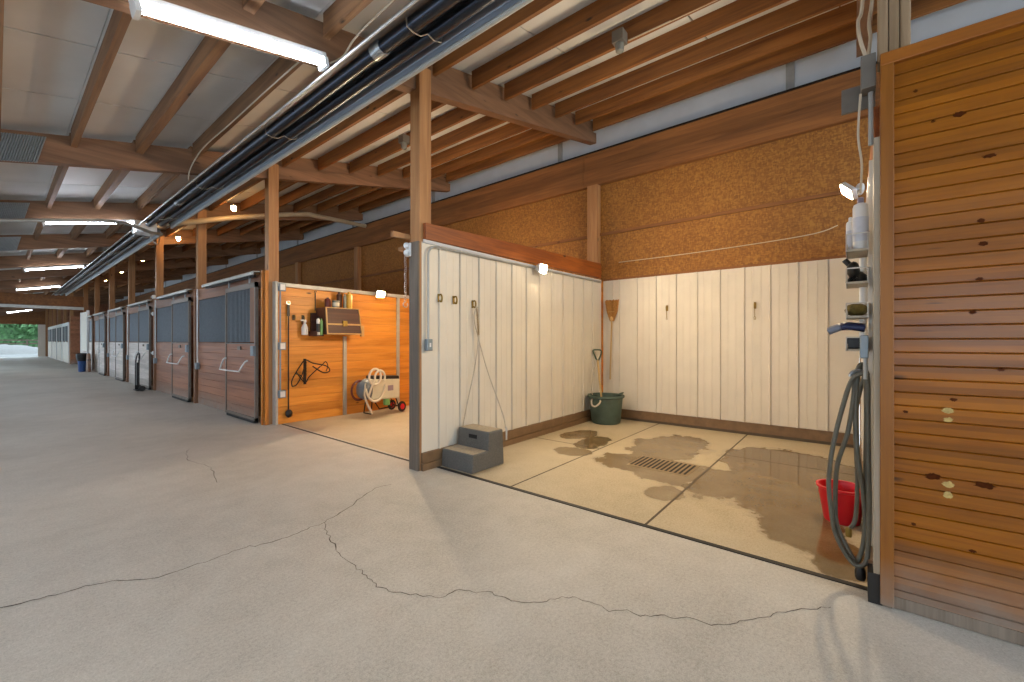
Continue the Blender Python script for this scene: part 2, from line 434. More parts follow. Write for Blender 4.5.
mm.build('roof_deck', M['brown'], roof)
# cross beams
def beam(y, x0, x1):
    zb = lambda x: SL*x
    m = MB()
    def seg(a, b, ya, yb, lo, hi):
        m.hexa([(a,ya,zb(a)+lo),(b,ya,zb(b)+lo),(b,yb,zb(b)+lo),(a,yb,zb(a)+lo)], [(a,ya,zb(a)+hi),(b,ya,zb(b)+hi),(b,yb,zb(b)+hi),(a,yb,zb(a)+hi)])
    seg(x0, 2.78, -.06, .06, 0, .33); seg(2.78, x1, -.06, .06, 0, .175); seg(2.78, x1, -.005, .06, .175, .40)
    o = m.build('beam', M['beam'], loc=(0, y, 3.295))
    struct(o, 'brown timber cross beam sloping up under the ceiling', 'beam', 'roof cross beams')
    return o
bm0 = beam(POSTS[1]+.12, XL, 6.62)
for y in POSTS[:1] + POSTS[2:]:
    c = bm0.copy(); col.objects.link(c); c.location.y = y + (.12 if y > 0 else .14)
# purlins, one set per bay
bays = [(YS, POSTS[0]+.08)] + [(POSTS[i]+.18 if i else POSTS[0]+.2, POSTS[i+1]+.06) for i in range(len(POSTS)-1)]
pm = {}
for (y0, y1) in bays:
    L = round(y1-y0, 2)
    for k in range(-3, 12):
        x = .592*k
        w = .038 if k > 4 else (.05 if k % 2 else .075)
        key = (L, w, k > 4)
        if key not in pm:
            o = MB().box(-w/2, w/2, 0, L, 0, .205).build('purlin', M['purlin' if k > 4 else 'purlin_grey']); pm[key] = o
            struct(o, 'brown timber purlin running along the ceiling', 'beam', 'roof purlins')
        else:
            o = pm[key].copy(); col.objects.link(o)
        o.location = (x, y0, zp(x))
# posts on the stall line
def post(y, h, x=XF, mat='post', label='brown timber post between the stall fronts', group='stall posts', w=.15):
    o = MB().box(0, w, 0, w, 0, h).box(0, w, 0, .055, h, h+.24).build('column', M[mat], loc=(x, y, 0))
    return struct(o, label, 'post', group)
post(POSTS[1], zp(XF)-.2+.0, label='timber post at the front of the white wash bay partition', group=None)
MB().box(-.022, -.001, -.002, .14, 0, 2.335).build('face_board', M['post_dark'], bpy.data.objects['column'])['label'] = 'dark weathered grey face board'
for y in POSTS[2:]:
    if y == POSTS[2]: post(y, zp(XF)-.2, label='timber post between the tack bay and the first stall', group=None)
    else: post(y, zp(XF)-.2)
o = MB()
for i in range(3): o.box(0, .11, -.041*i-.038, -.041*i, 2.72, 3.97)
o = o.build('column', M['post_tan'], loc=(2.80, -.097, 0), bevel=.004)
struct(o, 'built-up post of three pale boards above the pine door', 'post')
for x in (2.74,):
    struct(MB().box(0, .12, 0, .11, 0, 2.7).build('column', M['post_grey'], loc=(2.86, -.22, 0)), 'grey timber post behind the pine door frame', 'post')

# ------------------------------------------------------------------ back wall
def ribbed(L, H, pitch, first, h=.016):
    """panel in local u (0..L), depth d towards -d, height z; returns (u,d) profile"""
    pts = [(0, 0)]; u = first
    while u < L - .03:
        pts += [(u-.023, 0), (u-.022, -.009), (u-.014, -.009), (u-.013, 0), (u-.009, h), (u+.009, h), (u+.014, 0)]
        for q in (.33, .66):
            a = u + pitch*q
            if a + .02 < L: pts += [(a-.012, 0), (a-.006, h*.22), (a+.006, h*.22), (a+.012, 0)]
        u += pitch
    pts.append((L, 0)); return pts
def rib_mesh(prof, f, z0, z1):
    m = MB(); vs = []; fs = []
    for (u, d) in prof: vs += [f(u, d) + (z0(u) if callable(z0) else z0,), f(u, d) + (z1(u) if callable(z1) else z1,)]
    for i in range(len(prof)-1): fs.append((2*i, 2*i+2, 2*i+3, 2*i+1))
    m.add(vs, fs)
    n = len(vs)
    vs2 = []
    for (u, d) in prof:
        x, y = f(u, -.012); vs2 += [(x, y, z0(u) if callable(z0) else z0), (x, y, z1(u) if callable(z1) else z1)]
    m.add(vs2, [(2*i+1, 2*i+3, 2*i+2, 2*i) for i in range(len(prof)-1)])
    k = len(prof)-1
    m.add([vs[0], vs[1], vs2[0], vs2[1]], [(0,1,3,2)]); m.add([vs[2*k], vs[2*k+1], vs2[2*k], vs2[2*k+1]], [(0,2,3,1)])
    for i in range(k):
        m.add([vs[2*i+1], vs[2*i+3], vs2[2*i+3], vs2[2*i+1]], [(0,1,2,3)])
        m.add([vs[2*i], vs[2*i+2], vs2[2*i+2], vs2[2*i]], [(3,2,1,0)])
    return m
pr = ribbed(3.46, 2, .3165, .26+.06)
wb = rib_mesh(pr, lambda u, d: (XB - d, -.06+u), .13, 2.365).build('wall_back', M['sheet'])
struct(wb, 'cream ribbed steel sheet on the back wall of the wash bay', 'wall')
bb = MB().box(XB-.02, XB+.01, -.06, 3.42, .035, .165).box(XB-.03, XB, -.06, 3.42, .155, .168).build('baseboard_back', M['brown'])
struct(bb, 'brown base trim along the back wall of the wash bay', 'baseboard')
MB().box(XB-.035, XB, -.06, 3.42, 0, .035).build('kerb', M['groove'], bb)
wo = MB().box(XB+.012, XB+.05, YS, YE, 2.0, 4.62).build('wall_back_upper', M['osb']); struct(wo, 'brown strand board upper back wall', 'wall')
struct(MB().box(XB+.0, XB+.04, 3.40, YE, 0, 2.4).build('wall_back_lower', M['pine_wall']), 'pine boarded lower back wall behind the stalls', 'wall')
struct(MB().box(XB+.06, XB+.1, YS, YE, 4.3, 5.35).build('wall_back_top', M['sheet_dim']), 'grey white steel strip between header and ceiling', 'wall')
for i in range(16):
    y = -3.05 + 3.66*i
    if y < YE-1: MB().box(XB+.045, XB+.062, y, y+.1, 4.6, 5.25).build('strip_seam', M['seam'], bpy.data.objects['wall_back_top'])
struct(MB().box(XB-.03, XB+.012, YS, YE, 3.165, 3.21).build('trim_3', M['header']), 'narrow timber rail across the strand board wall', 'rail')
struct(MB().box(XB-.0, XB+.012, YS, YE, 2.365, 2.40).build('trim_4', M['header']), 'timber strip where strand board meets steel sheet', 'rail')
struct(MB().box(XB, XB+.04, YS, -.062, 0, 2.4).build('wall_back_side', M['osb']), 'lower back wall behind the pine door', 'wall')
for j, (za, zb_) in enumerate(((4.05, 4.335), (4.34, 4.64))):
    y = YS
    m = MB()
    while y < YE:
        m.box(XB-.085+.03*j, XB, y, min(y+4.87, YE), za, zb_); y += 4.878
    struct(m.build('trim_%d' % (5+j), M['header']), ('lower' if j == 0 else 'upper') + ' timber header board along the top of the back wall', 'header')
struct(MB().box(XB-.082, XB-.04, YS, YE, 4.642, 4.66).build('trim_7', M['dark_metal']), 'dark edge strip on top of the timber header', 'strip')
for y in (3.45, 11.1, 14.9, 18.6, 22.3, 26.0, 29.7, 33.4):
    o = MB().box(0, .12, 0, .2, 2.3, 4.05).build('column', M['post'], loc=(XB-.12, y, 0), bevel=.005)
    struct(o, 'timber post against the strand board wall in the wash bay corner' if y < 4 else 'timber post against the strand board wall behind the stalls', 'post', None if y < 4 else 'back wall posts')

# ------------------------------------------------------------------ wash bay partitions
def zt(u): return 2.335 + .05*u/3.9
pr = ribbed(3.93, 2, .307, .235)
o = rib_mesh(pr, lambda u, d: (2.745+u, 3.415-d), .165, zt).build('wall_left', M['sheet'])
struct(o, 'cream ribbed steel sheet on the left partition of the wash bay', 'wall')
MB().box(2.88, 6.66, 3.427, 3.54, 0, 2.33).build('partition_core', M['pine_wall'], o)
bl = MB().box(2.735, 6.68, 3.385, 3.415, .075, .18).build('baseboard_left', M['brown']); struct(bl, 'brown base trim along the left partition', 'baseboard')
MB().box(2.73, 6.68, 3.375, 3.415, 0, .07).build('kerb', M['brown'], bl)
m = MB().hexa([(2.76,3.372,2.36),(6.6,3.372,2.405),(6.6,3.414,2.405),(2.76,3.414,2.36)], [(2.76,3.372,2.525),(6.6,3.372,2.655),(6.6,3.414,2.655),(2.76,3.414,2.525)])
struct(m.build('trim_8', M['cap'], bevel=.004), 'reddish fir board along the top of the left partition', 'board')
struct(MB().box(2.76, 6.6, 3.396, 3.416, 2.325, 2.36).build('trim_9', M['sheet_dim']), 'pale metal edge under the reddish board', 'strip')
pr = ribbed(3.86, 2, .307, .26)
o = rib_mesh(pr, lambda u, d: (2.85+u, -.085+d), .165, 2.335).build('wall_right', M['sheet']); struct(o, 'cream ribbed steel sheet on the right partition of the wash bay', 'wall')
MB().box(2.98, 6.66, -.2, -.1, 0, 2.33).build('partition_core', M['pine_wall'], o)
o = MB().box(2.90, 6.68, -.085, -.062, .0, .17).build('baseboard_right', M['brown']); struct(o, 'brown base trim along the right partition', 'baseboard')
o = MB().box(2.795, 2.90, -.107, -.080, .15, 2.345).build('trim_10', M['post_pale']); struct(o, 'pale weathered edge post of the right partition', 'post')
MB().box(2.788, 2.90, -.113, -.058, 0, .15).build('dark_base', M['rubber'], o)['label'] = 'dark brown foot'
MB().box(2.89, 6.6, -.12, -.085, 2.345, 2.54).build('rail', M['cap'], o)

# ------------------------------------------------------------------ pine door on the right
t = thing('pine_door', 'large varnished pine plank door beside the wash bay hose', 'door', (2.80, -.104, 0))
H0, W = 2.735, 1.75
m = MB(); pts = []; z = .03
prof = []
while z < H0-.06:
    prof += [(z, .001), (z+.002, .008), (z+.005, .011), (z+.060, .011), (z+.063, .008), (z+.0648, .001)]; z += .065
vs = []; fs = []
for (zz, d) in prof: vs += [(-d+.012, -.052, zz), (-d+.012, -W, zz)]
for i in range(len(prof)-1): fs.append((2*i, 2*i+1, 2*i+3, 2*i+2))
m.add(vs, fs); m.box(.016, .04, -W, -.05, .03, H0-.02)
M['pine_door'].node_tree.nodes['Principled BSDF'].inputs['Specular IOR Level'].default_value = .3; M['pine_door'].node_tree.nodes['Principled BSDF'].inputs['Coat Weight'].default_value = .3; M['pine_door'].node_tree.nodes['Principled BSDF'].inputs['Coat Roughness'].default_value = .16
m.build('plank_panel', M['pine_door'], t)
MB().box(-.025, .04, -.052, 0, .012, H0).build('stile', M['pine_frame'], t, bevel=.004)
MB().box(-.027, .04, -W, -.0, H0-.05, H0+.012).build('top_rail', M['pine_frame_y'], t, bevel=.004)
MB().box(-.004, .03, -W, -.052, .004, .06).build('bottom_rail', M['post_grey'], t)
def blob(cy, cz, ry, rz, name, mat, seed, x=-.0005):
    random.seed(seed); n = 26
    ring = [(cy + ry*math.cos(a)*(1+random.uniform(-.28,.28)), cz + rz*math.sin(a)*(1+random.uniform(-.28,.28))) for a in [2*PI*i/n for i in range(n)]]
    return ring
M['scuff'] = plain('rubbed bare wood', 'b59a5c', .7, 0, .3, 60)
M['knot'] = plain('dark knot', '47220d', .9, 0, .3, 60, **{'Specular IOR Level': .05})
for i, (cy, cz, ry, rz) in enumerate(((-.238,.995,.018,.013),(-.240,.953,.016,.011),(-.241,.652,.02,.013),(-.238,.602,.015,.017))):
    MB().prism(blob(cy, cz, ry, rz, '', None, i), -.0006, .004, 'X').build('scuff', M['scuff'], t)
t_knots = ((-.188,.678,.026,.014),(-.353,.672,.032,.014),(-.257,1.048,.011,.009),(-.094,.975,.009,.007),(-.344,1.862,.012,.009),(-.350,1.758,.016,.010),(-.130,2.526,.008,.007),(-.368,2.147,.022,.008),(-.276,2.365,.020,.012),(-.317,1.45,.012,.008),(-.123,.434,.009,.007),(-.317,.365,.012,.007),(-.403,1.193,.010,.007),(-.338,1.60,.012,.007),(-.19,2.36,.008,.006))
for i, (cy, cz, ry, rz) in enumerate(t_knots):
    MB().prism(blob(cy, cz, ry, rz, '', None, 50+i), -.0004, .004, 'X').build('knot', M['knot'], t)
random.seed(11)
o = MB().box(2.79, 2.83, -.15, -.095, 0, .012).build('trim_11', M['post_grey']); struct(o, 'small timber sill under the door edge', 'trim')

# ------------------------------------------------------------------ tack bay end wall
prof = []; z = 0
m = MB(); vs = []; fs = []
while z < 2.2:
    prof += [(z, 0), (z+.004, .007), (z+.132, .007), (z+.136, 0)]; z += .136
for (zz, d) in prof: zz = min(zz, 2.21); vs += [(2.8, 7.07-d, zz), (XB, 7.07-d, zz)]
for i in range(len(prof)-1): fs.append((2*i, 2*i+1, 2*i+3, 2*i+2))
m.add(vs, fs); m.box(2.8, XB, 7.07, 7.14, 0, 2.21)
o = m.build('wall_tack_bay', M['pine_wall']); struct(o, 'orange pine boarded end wall of the tack bay', 'wall')
MB().bar((2.8,7.05,2.215),(XB,7.05,2.215),.06,.06).build('top_edge', M['track'], o)
MB().box(2.775, 2.81, 7.03, 7.15, 0, 2.26).build('side_edge', M['track'], o)
for x in (3.94, 5.07): MB().box(x-.03, x+.03, 7.035, 7.066, 0, 2.19 if x > 5 else 1.40).build('batten', M['track'], o)
struct(MB().box(2.5, 2.76, 3.56, 3.60, 2.37, 2.42).build('trim_12', M['post']), 'short timber arm sticking out beside the partition post', 'board')

# ------------------------------------------------------------------ stalls
NTH = ['first', 'second', 'third', 'fourth', 'fifth']
def grille(m, x, y0, y1, z0, z1):
    n = max(2, int((y1-y0)/.06)); 
    for i in range(n+1):
        y = y0 + (y1-y0)*i/n; m.tube([(x,y,z0),(x,y,z1)], .009, 6)
def planks_y(y0, y1, z0, z1, x, p=.136):
    m = MB(); vs = []; fs = []; prof = []; z = z0
    while z < z1-.001:
        e = min(z+p, z1); prof += [(z, 0), (z+.004, .006), (e-.004, .006), (e, 0)]; z = e
    for (zz, d) in prof: vs += [(x-d, y0, zz), (x-d, y1, zz)]
    for i in range(len(prof)-1): fs.append((2*i, 2*i+1, 2*i+3, 2*i+2))
    m.add(vs, fs); m.box(x, x+.03, y0, y1, z0, z1); return m
for i in range(5):
    Y0 = POSTS[2+i]; nx = POSTS[3+i]; wl = nx - Y0
    W_ = M['stall_wood'] if i < 2 else M['stall_pale']
    # fixed front
    t = thing('stall_front', f'{"reddish" if i<2 else "pale"} boarded front with dark grille on the {NTH[i]} stall past the tack bay', 'stall front', (2.70, Y0, 0))
    planks_y(1.6, wl-.02, .0, 1.27, .02).build('board_panel', W_, t)
    MB().box(-.005, .05, .24, wl-.01, 2.18, 2.40).build('header', M['stall_header'], t)
    for ua, ub in ((1.6, 1.66), (wl-.07, wl-.02)): MB().box(0, .05, ua, ub, 1.27, 2.18).build('upright', M['stall_frame'], t)
    MB().box(-.004, .05, 1.6, wl-.02, 1.268, 1.29).build('sill_rail', M['stall_frame'], t)
    m = MB(); grille(m, .03, 1.68, wl-.08, 1.30, 2.18); m.build('grille', M['bars'], t)
    MB().box(.046, .05, 1.66, wl-.07, 1.30, 2.18).build('mesh_screen', M['void'], t)
    # jamb beside the post
    if i == 0:
        j = MB().box(0, .05, 0, .035, 0, 2.43).box(-.03, -.005, 0.05, .09, 0, 2.43).build('jamb', M['jamb_warmlit'], t, loc=(-.03, 0, 0))
    else:
        MB().box(-.03, .02, 0, .13, 0, 2.42).build('jamb', M['stall_frame'], t)
    # sliding door
    d = thing('stall_door', f'{"reddish" if i<2 else "pale"} sliding door with grille and U-shaped bar on the {NTH[i]} stall past the tack bay', 'stall door', (2.615, Y0, 0))
    y0, y1 = .23, 1.60
    planks_y(y0+.03, y1-.03, .09, 1.27, .012).build('board_panel', W_, d)
    fr = MB().box(-.008, .04, y0, y0+.035, .04, 2.26).box(-.008, .04, y1-.035, y1, .04, 2.26).box(-.008, .04, y0, y1, .04, .09).box(-.008, .04, y0, y1, 2.18, 2.26).box(-.006, .04, y0, y1, 1.268, 1.286)
    fr.build('frame', M['grey_metal'], d)
    if i == 0: MB().box(0, .04, y0+.05, y0+.23, 1.30, 2.18).build('side_panel', M['stall_frame'], d)
    m = MB(); grille(m, .02, y0+(.24 if i == 0 else .06), y1-.06, 1.30, 2.18); m.build('grille', M['bars'], d)
    MB().box(.034, .038, y0+(.23 if i == 0 else .05), y1-.05, 1.30, 2.18).build('mesh_screen', M['void'], d)
    p = smooth_path([(-.01,y1-.06,1.02),(-.05,y1-.04,.99),(-.10,y1-.05,.84),(-.105,y1-.12,.82),(-.105,y0+.46,.82),(-.10,y0+.40,.84),(-.05,y0+.32,.97),(-.01,y0+.30,1.0)], 5)
    MB().tube(p, .012, 8).build('yoke_bar', M['wht'], d, True)
    MB().box(-.05, .0, y0-.02, y0+.09, 1.08, 1.24).build('latch', M['box'], d, bevel=.006)
    MB().box(-.016, .0, y0+.62, y0+.76, 1.17, 1.23).build('name_plate', M['grey_metal'], d)
    MB().box(-.02, .04, y0+.01, y1-.1, .01, .045).build('bottom_guide', M['rubber'], d)
    k = thing('door_track', f'pale metal track cover over the {NTH[i]} stall door', 'door track', (2.625, Y0, 2.36))
    MB().prism([(-.07, .01), (-.07, .055), (-.05, .07), (.04, .075), (.04, .06), (-.045, .055), (-.045, .01)], .2, 2.78, 'Y').build('cover', M['track'], k)
    MB().box(-.03, 0, .25, 2.7, -.02, .03).build('rail', M['dark_metal'], k)
    for yy in (.45, 1.4): MB().box(-.03, -.01, yy-.02, yy+.02, -.1, .01).build('roller_hanger', M['gal'], k)
    # outlet box with its conduit
    if i < 4:
        b = thing('outlet_box', f'grey outlet box and conduit at the far side of the {NTH[i]} stall front', 'outlet', (2.69, nx-.17, .8))
        MB().box(-.06, 0, -.055, .055, -.07, .07).build('housing', M['box'], b, bevel=.006)
        MB().tube([(-.025,0,.07),(-.025,0,1.6)], .014, 8).build('conduit', M['wht'], b, True)
    # stall divider
    o = MB().box(2.88, XB-.02, nx+.04, nx+.1, 0, 2.3).build('wall_stall_divider', M['stall_wood']); struct(o, 'timber divider between stalls', 'wall', 'stall dividers')

# small white boxes on the post between second and third stall
for z, lb in ((2.5, 'upper'), (2.05, 'middle'), (1.0, 'lower')):
    b = thing('junction_box', f'{lb} small white box on the post between the second and third stalls', 'junction box', (XF-.002, POSTS[4]+.03, z))
    MB().box(-.07, 0, -.0, .1, -.05, .05).build('housing', M['wht'], b, bevel=.01)
    MB().lathe([(.028,0),(.02,.02),(.01,.025)], (-.095,.05,0), 12, 'X').build('cover', M['wht'], b, True)

# dark looped cart at the third stall
t = thing('hand_truck', 'dark tall looped metal cart leaning at the third stall door', 'cart', (2.38, 14.75, 0))
p = smooth_path([(0,-.2,.02),(0,-.2,.7),(0.02,-.17,.92),(.03,0,1.0),(.02,.17,.92),(0,.2,.7),(0,.2,.02)], 6)
MB().tube(p, .016, 8).build('frame', M['dark_metal'], t, True)
MB().box(-.05, .02, -.2, .2, .01, .025).build('toe_plate', M['dark_metal'], t)
for s in (-1, 1): MB().lathe([(.06,-.02),(.07,-.01),(.07,.01),(.06,.02)], (.06, s*.23, .07), 16, 'Y').build('wheel', M['rubber'], t, True)
MB().box(-.02, .02, -.06, .06, .15, .75).build('strap_bundle', M['black'], t)

# sixth bay: white door, bin, leather things
Y6 = POSTS[7]
t = thing('white_door', 'tall white sheeted sliding door at the far end of the stall row', 'door', (2.62, Y6+.1, 0))
MB().box(0, .05, 1.3, 3.5, .85, 2.66).build('upper_panel', M['sheet'], t)
MB().box(.0, .05, 1.3, 3.5, .05, .83).build('lower_panel', M['stall_pale'], t)
MB().box(-.02, .07, 1.25, 1.32, .03, 2.7).box(-.02, .07, 3.48, 3.55, .03, 2.7).build('frame', M['wht'], t)
t = thing('stall_door', 'half open pale sliding door beside the white sheeted door', 'stall door', (2.66, Y6+.1, 0))
planks_y(.2, 1.15, .08, 1.27, .01).build('board_panel', M['stall_pale'], t)
MB().box(-.01,.04,.15,.21,.04,2.3).box(-.01,.04,1.12,1.18,.04,2.3).box(-.01,.04,.2,1.15,2.2,2.3).box(-.01,.04,.2,1.15,1.26,1.3).build('frame', M['grey_metal'], t)
m = MB(); grille(m, .02, .23, 1.1, 1.3, 2.2); m.build('grille', M['bars'], t)
MB().box(.034,.038,.21,1.12,1.3,2.2).build('mesh_screen', M['void'], t)
k = thing('door_track', 'pale metal track cover over the half open pale door', 'door track', (2.655, Y6, 2.36))
MB().prism([(-.07,.01),(-.07,.055),(-.05,.07),(.04,.075),(.04,.06),(-.045,.055),(-.045,.01)], .1, 1.28, 'Y').build('cover', M['track'], k)
MB().box(-.03,0,.12,1.25,-.02,.03).build('rail', M['dark_metal'], k)
t = thing('trash_bin', 'blue bin with black bag liner by the white door', 'bin', (2.36, 25.75, 0))
MB().lathe([(.11,0),(.145,.60),(.15,.62),(.14,.62),(.10,.03)], (0,0,0), 20).build('body', M['blue'], t, True)
MB().lathe([(.155,.46),(.19,.62),(.19,.76),(.12,.80),(.05,.74)], (0,0,0), 20).build('liner_bag', M['bag'], t, True)
t = thing('leather_pad', 'tan leather pad standing behind the blue bin', 'pad', (2.5, 25.15, 0))
MB().prism([(-.25,.02),(.22,.02),(.25,.55),(.15,.78),(-.12,.8),(-.28,.5)], -.05, .05, 'X').build('pad', M['leather'], t, bevel=.03)
MB().box(-.052, .052, -.27, .24, .5, .54).build('strap', M['black'], t)
# cross-aisle header
o = MB().box(XL, XF, 29.06, 29.25, 2.98, 3.46).build('beam', M['header'], bevel=.01); struct(o, 'level timber header across the aisle before the cross passage', 'beam')
MB().box(XL, XF, 28.99, 29.06, 2.82, 2.95).build('track_cover', M['track'], o)

# far section of stalls
FY = POSTS[9]
o = MB().box(2.74, 3.6, FY-.06, FY, 0, 2.75).build('wall_far_section', M['stall_wood']); struct(o, 'brown boarded end wall of the far stalls', 'wall')
for i in range(4):
    Y0 = POSTS[9+i]
    t = thing('stall_door', ['nearest', 'second', 'third', 'farthest'][i] + ' white and dark stall door in the far section beyond the passage', 'stall door', (2.66, Y0+.25, 0))
    MB().box(0, .04, 0, 3.2, .05, 1.25).build('lower_panel', M['sheet'], t)
    m = MB()
    for q in range(24): m.box(.0, .02, .06+q*.13, .09+q*.13, 1.3, 2.2)
    m.build('grille', M['bars'], t)
    MB().box(-.01,.05,-.06,0,.03,2.4).box(-.01,.05,1.55,1.62,.03,2.4).box(-.01,.05,3.2,3.27,.03,2.4).box(-.01,.05,0,3.2,2.2,2.4).build('frame', M['wht'], t)
struct(MB().box(2.76, XB, YE-.2, YE, 0, 5.2).build('wall_end_right', M['stall_wood']), 'boarded end wall beside the far opening', 'wall')
struct(MB().box(XL, XF+.1, YE-.2, YE, 2.72, 4.4).build('wall_end_top', M['header']), 'timber lintel over the far opening', 'wall')
struct(MB().box(2.3, 2.76, YE-.25, YE-.2, 0, 2.72).build('door_1', M['sheet']), 'white edge of the far barn door', 'door')

# left side of the aisle (out of frame): unseen added wall, its openings shaped to let daylight in
WL = MB()
for ya, yb in ((YS, 28.9), (35.1, YE)): WL.box(XL-.08, XL, ya, yb, 0, .95).box(XL-.08, XL, ya, yb, 2.1, 3.0)
for y in [YS + 1.8*k for k in range(33)]:
    if not 28.8 < y < 35.2: WL.box(XL-.08, XL, y-.12, y+.12, .95, 2.1)
struct(WL.build('wall_left_side', M['pine_wall']), 'added unseen boarded wall with openings for daylight on the left of the aisle', 'wall')

# ------------------------------------------------------------------ lights
def strip_light(x, y, z, label):
    t = thing('strip_light', label, 'light', (x, y, z)); a = math.atan(SL)
    e = Vector((math.cos(a), 0, math.sin(a))); L = .61
    n = Vector((-e.z, 0, e.x))
    MB().bar(-e*L + n*.05, e*L + n*.05, .10, .05, n).build('housing', M['wht'], t, bevel=.006)
    for s in (-1, 1):
        MB().tube([-e*(L-.03) + Vector((0, s*.042, 0)) + n*.02, e*(L-.03) + Vector((0, s*.042, 0)) + n*.02], .014, 10).build('tube_lamp', M['tube_on'], t, True)
    for s in (-1, 1): MB().bar(e*s*(L-.03) + n*.0, e*s*(L) + n*.0, .12, .07, n).build('end_cap', M['wht'], t)
    return t
s0 = strip_light(1.12, 3.38, 3.465, 'nearest glowing twin tube light under the ceiling beam')
for y, lb in ((10.75, 'second'), (18.05, 'third'), (25.35, 'fourth'), (46.2, 'farthest')):
    dup(s0, (1.11, y, 3.42 if y > 11 else 3.45), None, f'{lb} glowing twin tube light along the aisle ceiling')
# unseen tube light added behind the camera to light the near end
dup(s0, (1.11, -3.9, 3.475), None, 'added unseen twin tube light at the near end of the aisle ceiling')

def flood(loc, rz, tilt, label, arm, a=.075, b=.055):
    t = thing('flood_light', label, 'light', loc, rz)
    R = Matrix.Rotation(tilt, 3, 'X')
    def rot(m): m.v = [tuple(R @ Vector(v)) for v in m.v]; return m
    rot(MB().box(-a-.008, a+.008, .004, .045, -b-.008, b+.008)).build('housing', M['wht'], t, bevel=.008)
    rot(MB().box(-a, a, .0028, .0035, -b, b)).build('lens', M['flood_on'], t)
    m = MB(); p0 = R @ Vector((0, .05, 0))
    m.tube([p0, (0, arm*.6, .02), (0, arm, .02)], .012, 8); m.lathe([(.05, arm-.02), (.05, arm)], (0, 0, .02), 14, 'Y')
    m.build('bracket', M['wht'], t, True)
    return t
# local -Y is the beam direction
flood((4.71, 3.27, 2.30), 0, math.radians(14), 'lit square flood light under the reddish board on the left partition', .10)
flood((4.62, .05, 2.60), PI+.5, math.radians(26), 'lit flood light over the shelf baskets on the right partition', .11, .09, .042).rotation_euler.y = .62
flood((4.60, 6.93, 2.20), 0, math.radians(20), 'lit flood light on top of the tack bay wall', .10)
flood((4.6, 3.70, 2.26), PI, math.radians(10), 'added unseen flood light on the tack bay side of the left partition', .10)  # hidden lamp added to brighten the tack bay wall

def jar(loc, lit, label, group=None):
    t = thing('jar_light', label, 'light', loc, 0, group)
    if lit: MB().lathe([(.055,.0),(.055,.05),(.03,.07)], (0,0,0), 14).build('cap', M['grey_metal'], t, True)
    else: MB().box(-.06,.06,-.06,.06,-.01,.11).build('box', M['boxdark'], t, bevel=.006)
    MB().lathe([(.02,-.1),(.04,-.085),(.048,-.03),(.045,.0)], (0,0,0), 14).build('glass', M['bulb_on'] if lit else M['bulb_off'], t, True)
    return t
for (x, y, z), lb in zip(((3.13,10.0,4.12),(3.09,14.0,4.1),(3.12,18.5,4.1),(3.14,22.3,4.1),(3.11,26.0,4.1)), NTH):
    jar((x, y, z), True, f'{lb} glowing warm bulb along the ceiling above the stall fronts')
jar((4.02, 1.85, 4.36), False, 'unlit jar light on a purlin over the wash bay')
jar((3.92, 5.3, 4.33), False, 'unlit jar light on a purlin over the tack bay')
o = MB().tube(smooth_path([(4.12,1.8,4.42),(4.14,1.0,4.425),(4.14,.3,4.425),(4.15,-2,4.43)], 6), .008, 6).build('light_cable', M['cable']); tag(o, 'thin pale cable running from the jar light along the purlin over the wash bay', 'cable')

# ------------------------------------------------------------------ radiant heaters
def heater(y0, y1, label):
    t = thing('radiant_heater', label, 'heater', (1.95, y0, 3.5)); L = y1-y0
    pl = [(-.225,.02),(-.19,.10),(-.08,.155),(.07,.185),(.18,.165),(.225,.10),(.245,.05)]
    poly = pl + [(x+.003, z+.006) for x, z in reversed(pl)]
    MB().prism(poly, 0, L, 'Y').build('reflector', M['refl'], t)
    MB().tube([(-.232,0,.022),(-.232,L,.022)], .010, 8).tube([(.248,0,.052),(.248,L,.052)], .020, 8).build('reflector_rim', M['track'], t, True)  # pale rim colour stands in for light reflected by the aluminium
    for x, z in ((-.09,.055),(.095,.10)):
        MB().tube([(x,-.05,z),(x,L+.02,z)], .052, 16).build('radiant_tube', M['tubeblack'], t, True)
    y = .6
    while y < L:
        MB().tube([(-.09-.075,y,.055+.075),(-.15,y,.0),(-.09,y,-.012),(-.03,y,.0),(.03,y,.05),(.095,y,.035),(.16,y,.06),(.175,y,.14)], .005, 6).build('hanger_wire', M['wire'], t, True)
        y += 2.4
    for yy in (3.42, 9.0): 
        if yy < L: MB().lathe([(.058,yy-.06),(.06,yy-.055),(.06,yy+.055),(.058,yy+.06)], (-.09,0,.055), 16, 'Y').build('coupling', M['gal'], t, True)
    return t
heater(-.6, 10.45, 'near black twin tube heater with silver reflector hanging over the aisle')
heater(11.2, 30.0, 'far black twin tube heater with silver reflector hanging down the aisle')
t = thing('burner_box', 'pale metal burner box at the end of the far tube heater', 'heater box', (1.88, 10.93, 3.5))
MB().box(-.16, .16, -.16, .2, -.05, .17).build('housing', M['wht'], t, bevel=.01)
MB().tube(smooth_path([(.1,.1,-.05),(.12,.05,-.15),(.2,.0,-.22),(.26,.2,-.1),(.3,.3,.1)], 6), .008, 6).build('flex_cable', M['wire'], t, True)
o = MB().tube([(XL,10.15,zp(XL)-.32),(1.2,10.15,3.42),(1.5,10.2,3.45),(1.9,10.55,3.42),(2.1,10.75,3.45)], .03, 10).build('gas_pipe', M['conduit'], smooth=True); tag(o, 'grey gas pipe crossing the aisle ceiling', 'pipe')
o = MB().tube(smooth_path([(2.05,10.47,3.60),(2.5,10.5,3.74),(3.4,10.52,4.05),(4.75,10.55,4.44),(5.2,10.6,4.50),(6.66,10.8,4.60)], 6), .055, 12).build('flue_pipe', M['pvc'], smooth=True); tag(o, 'beige flue pipe rising from heater to back wall', 'pipe')
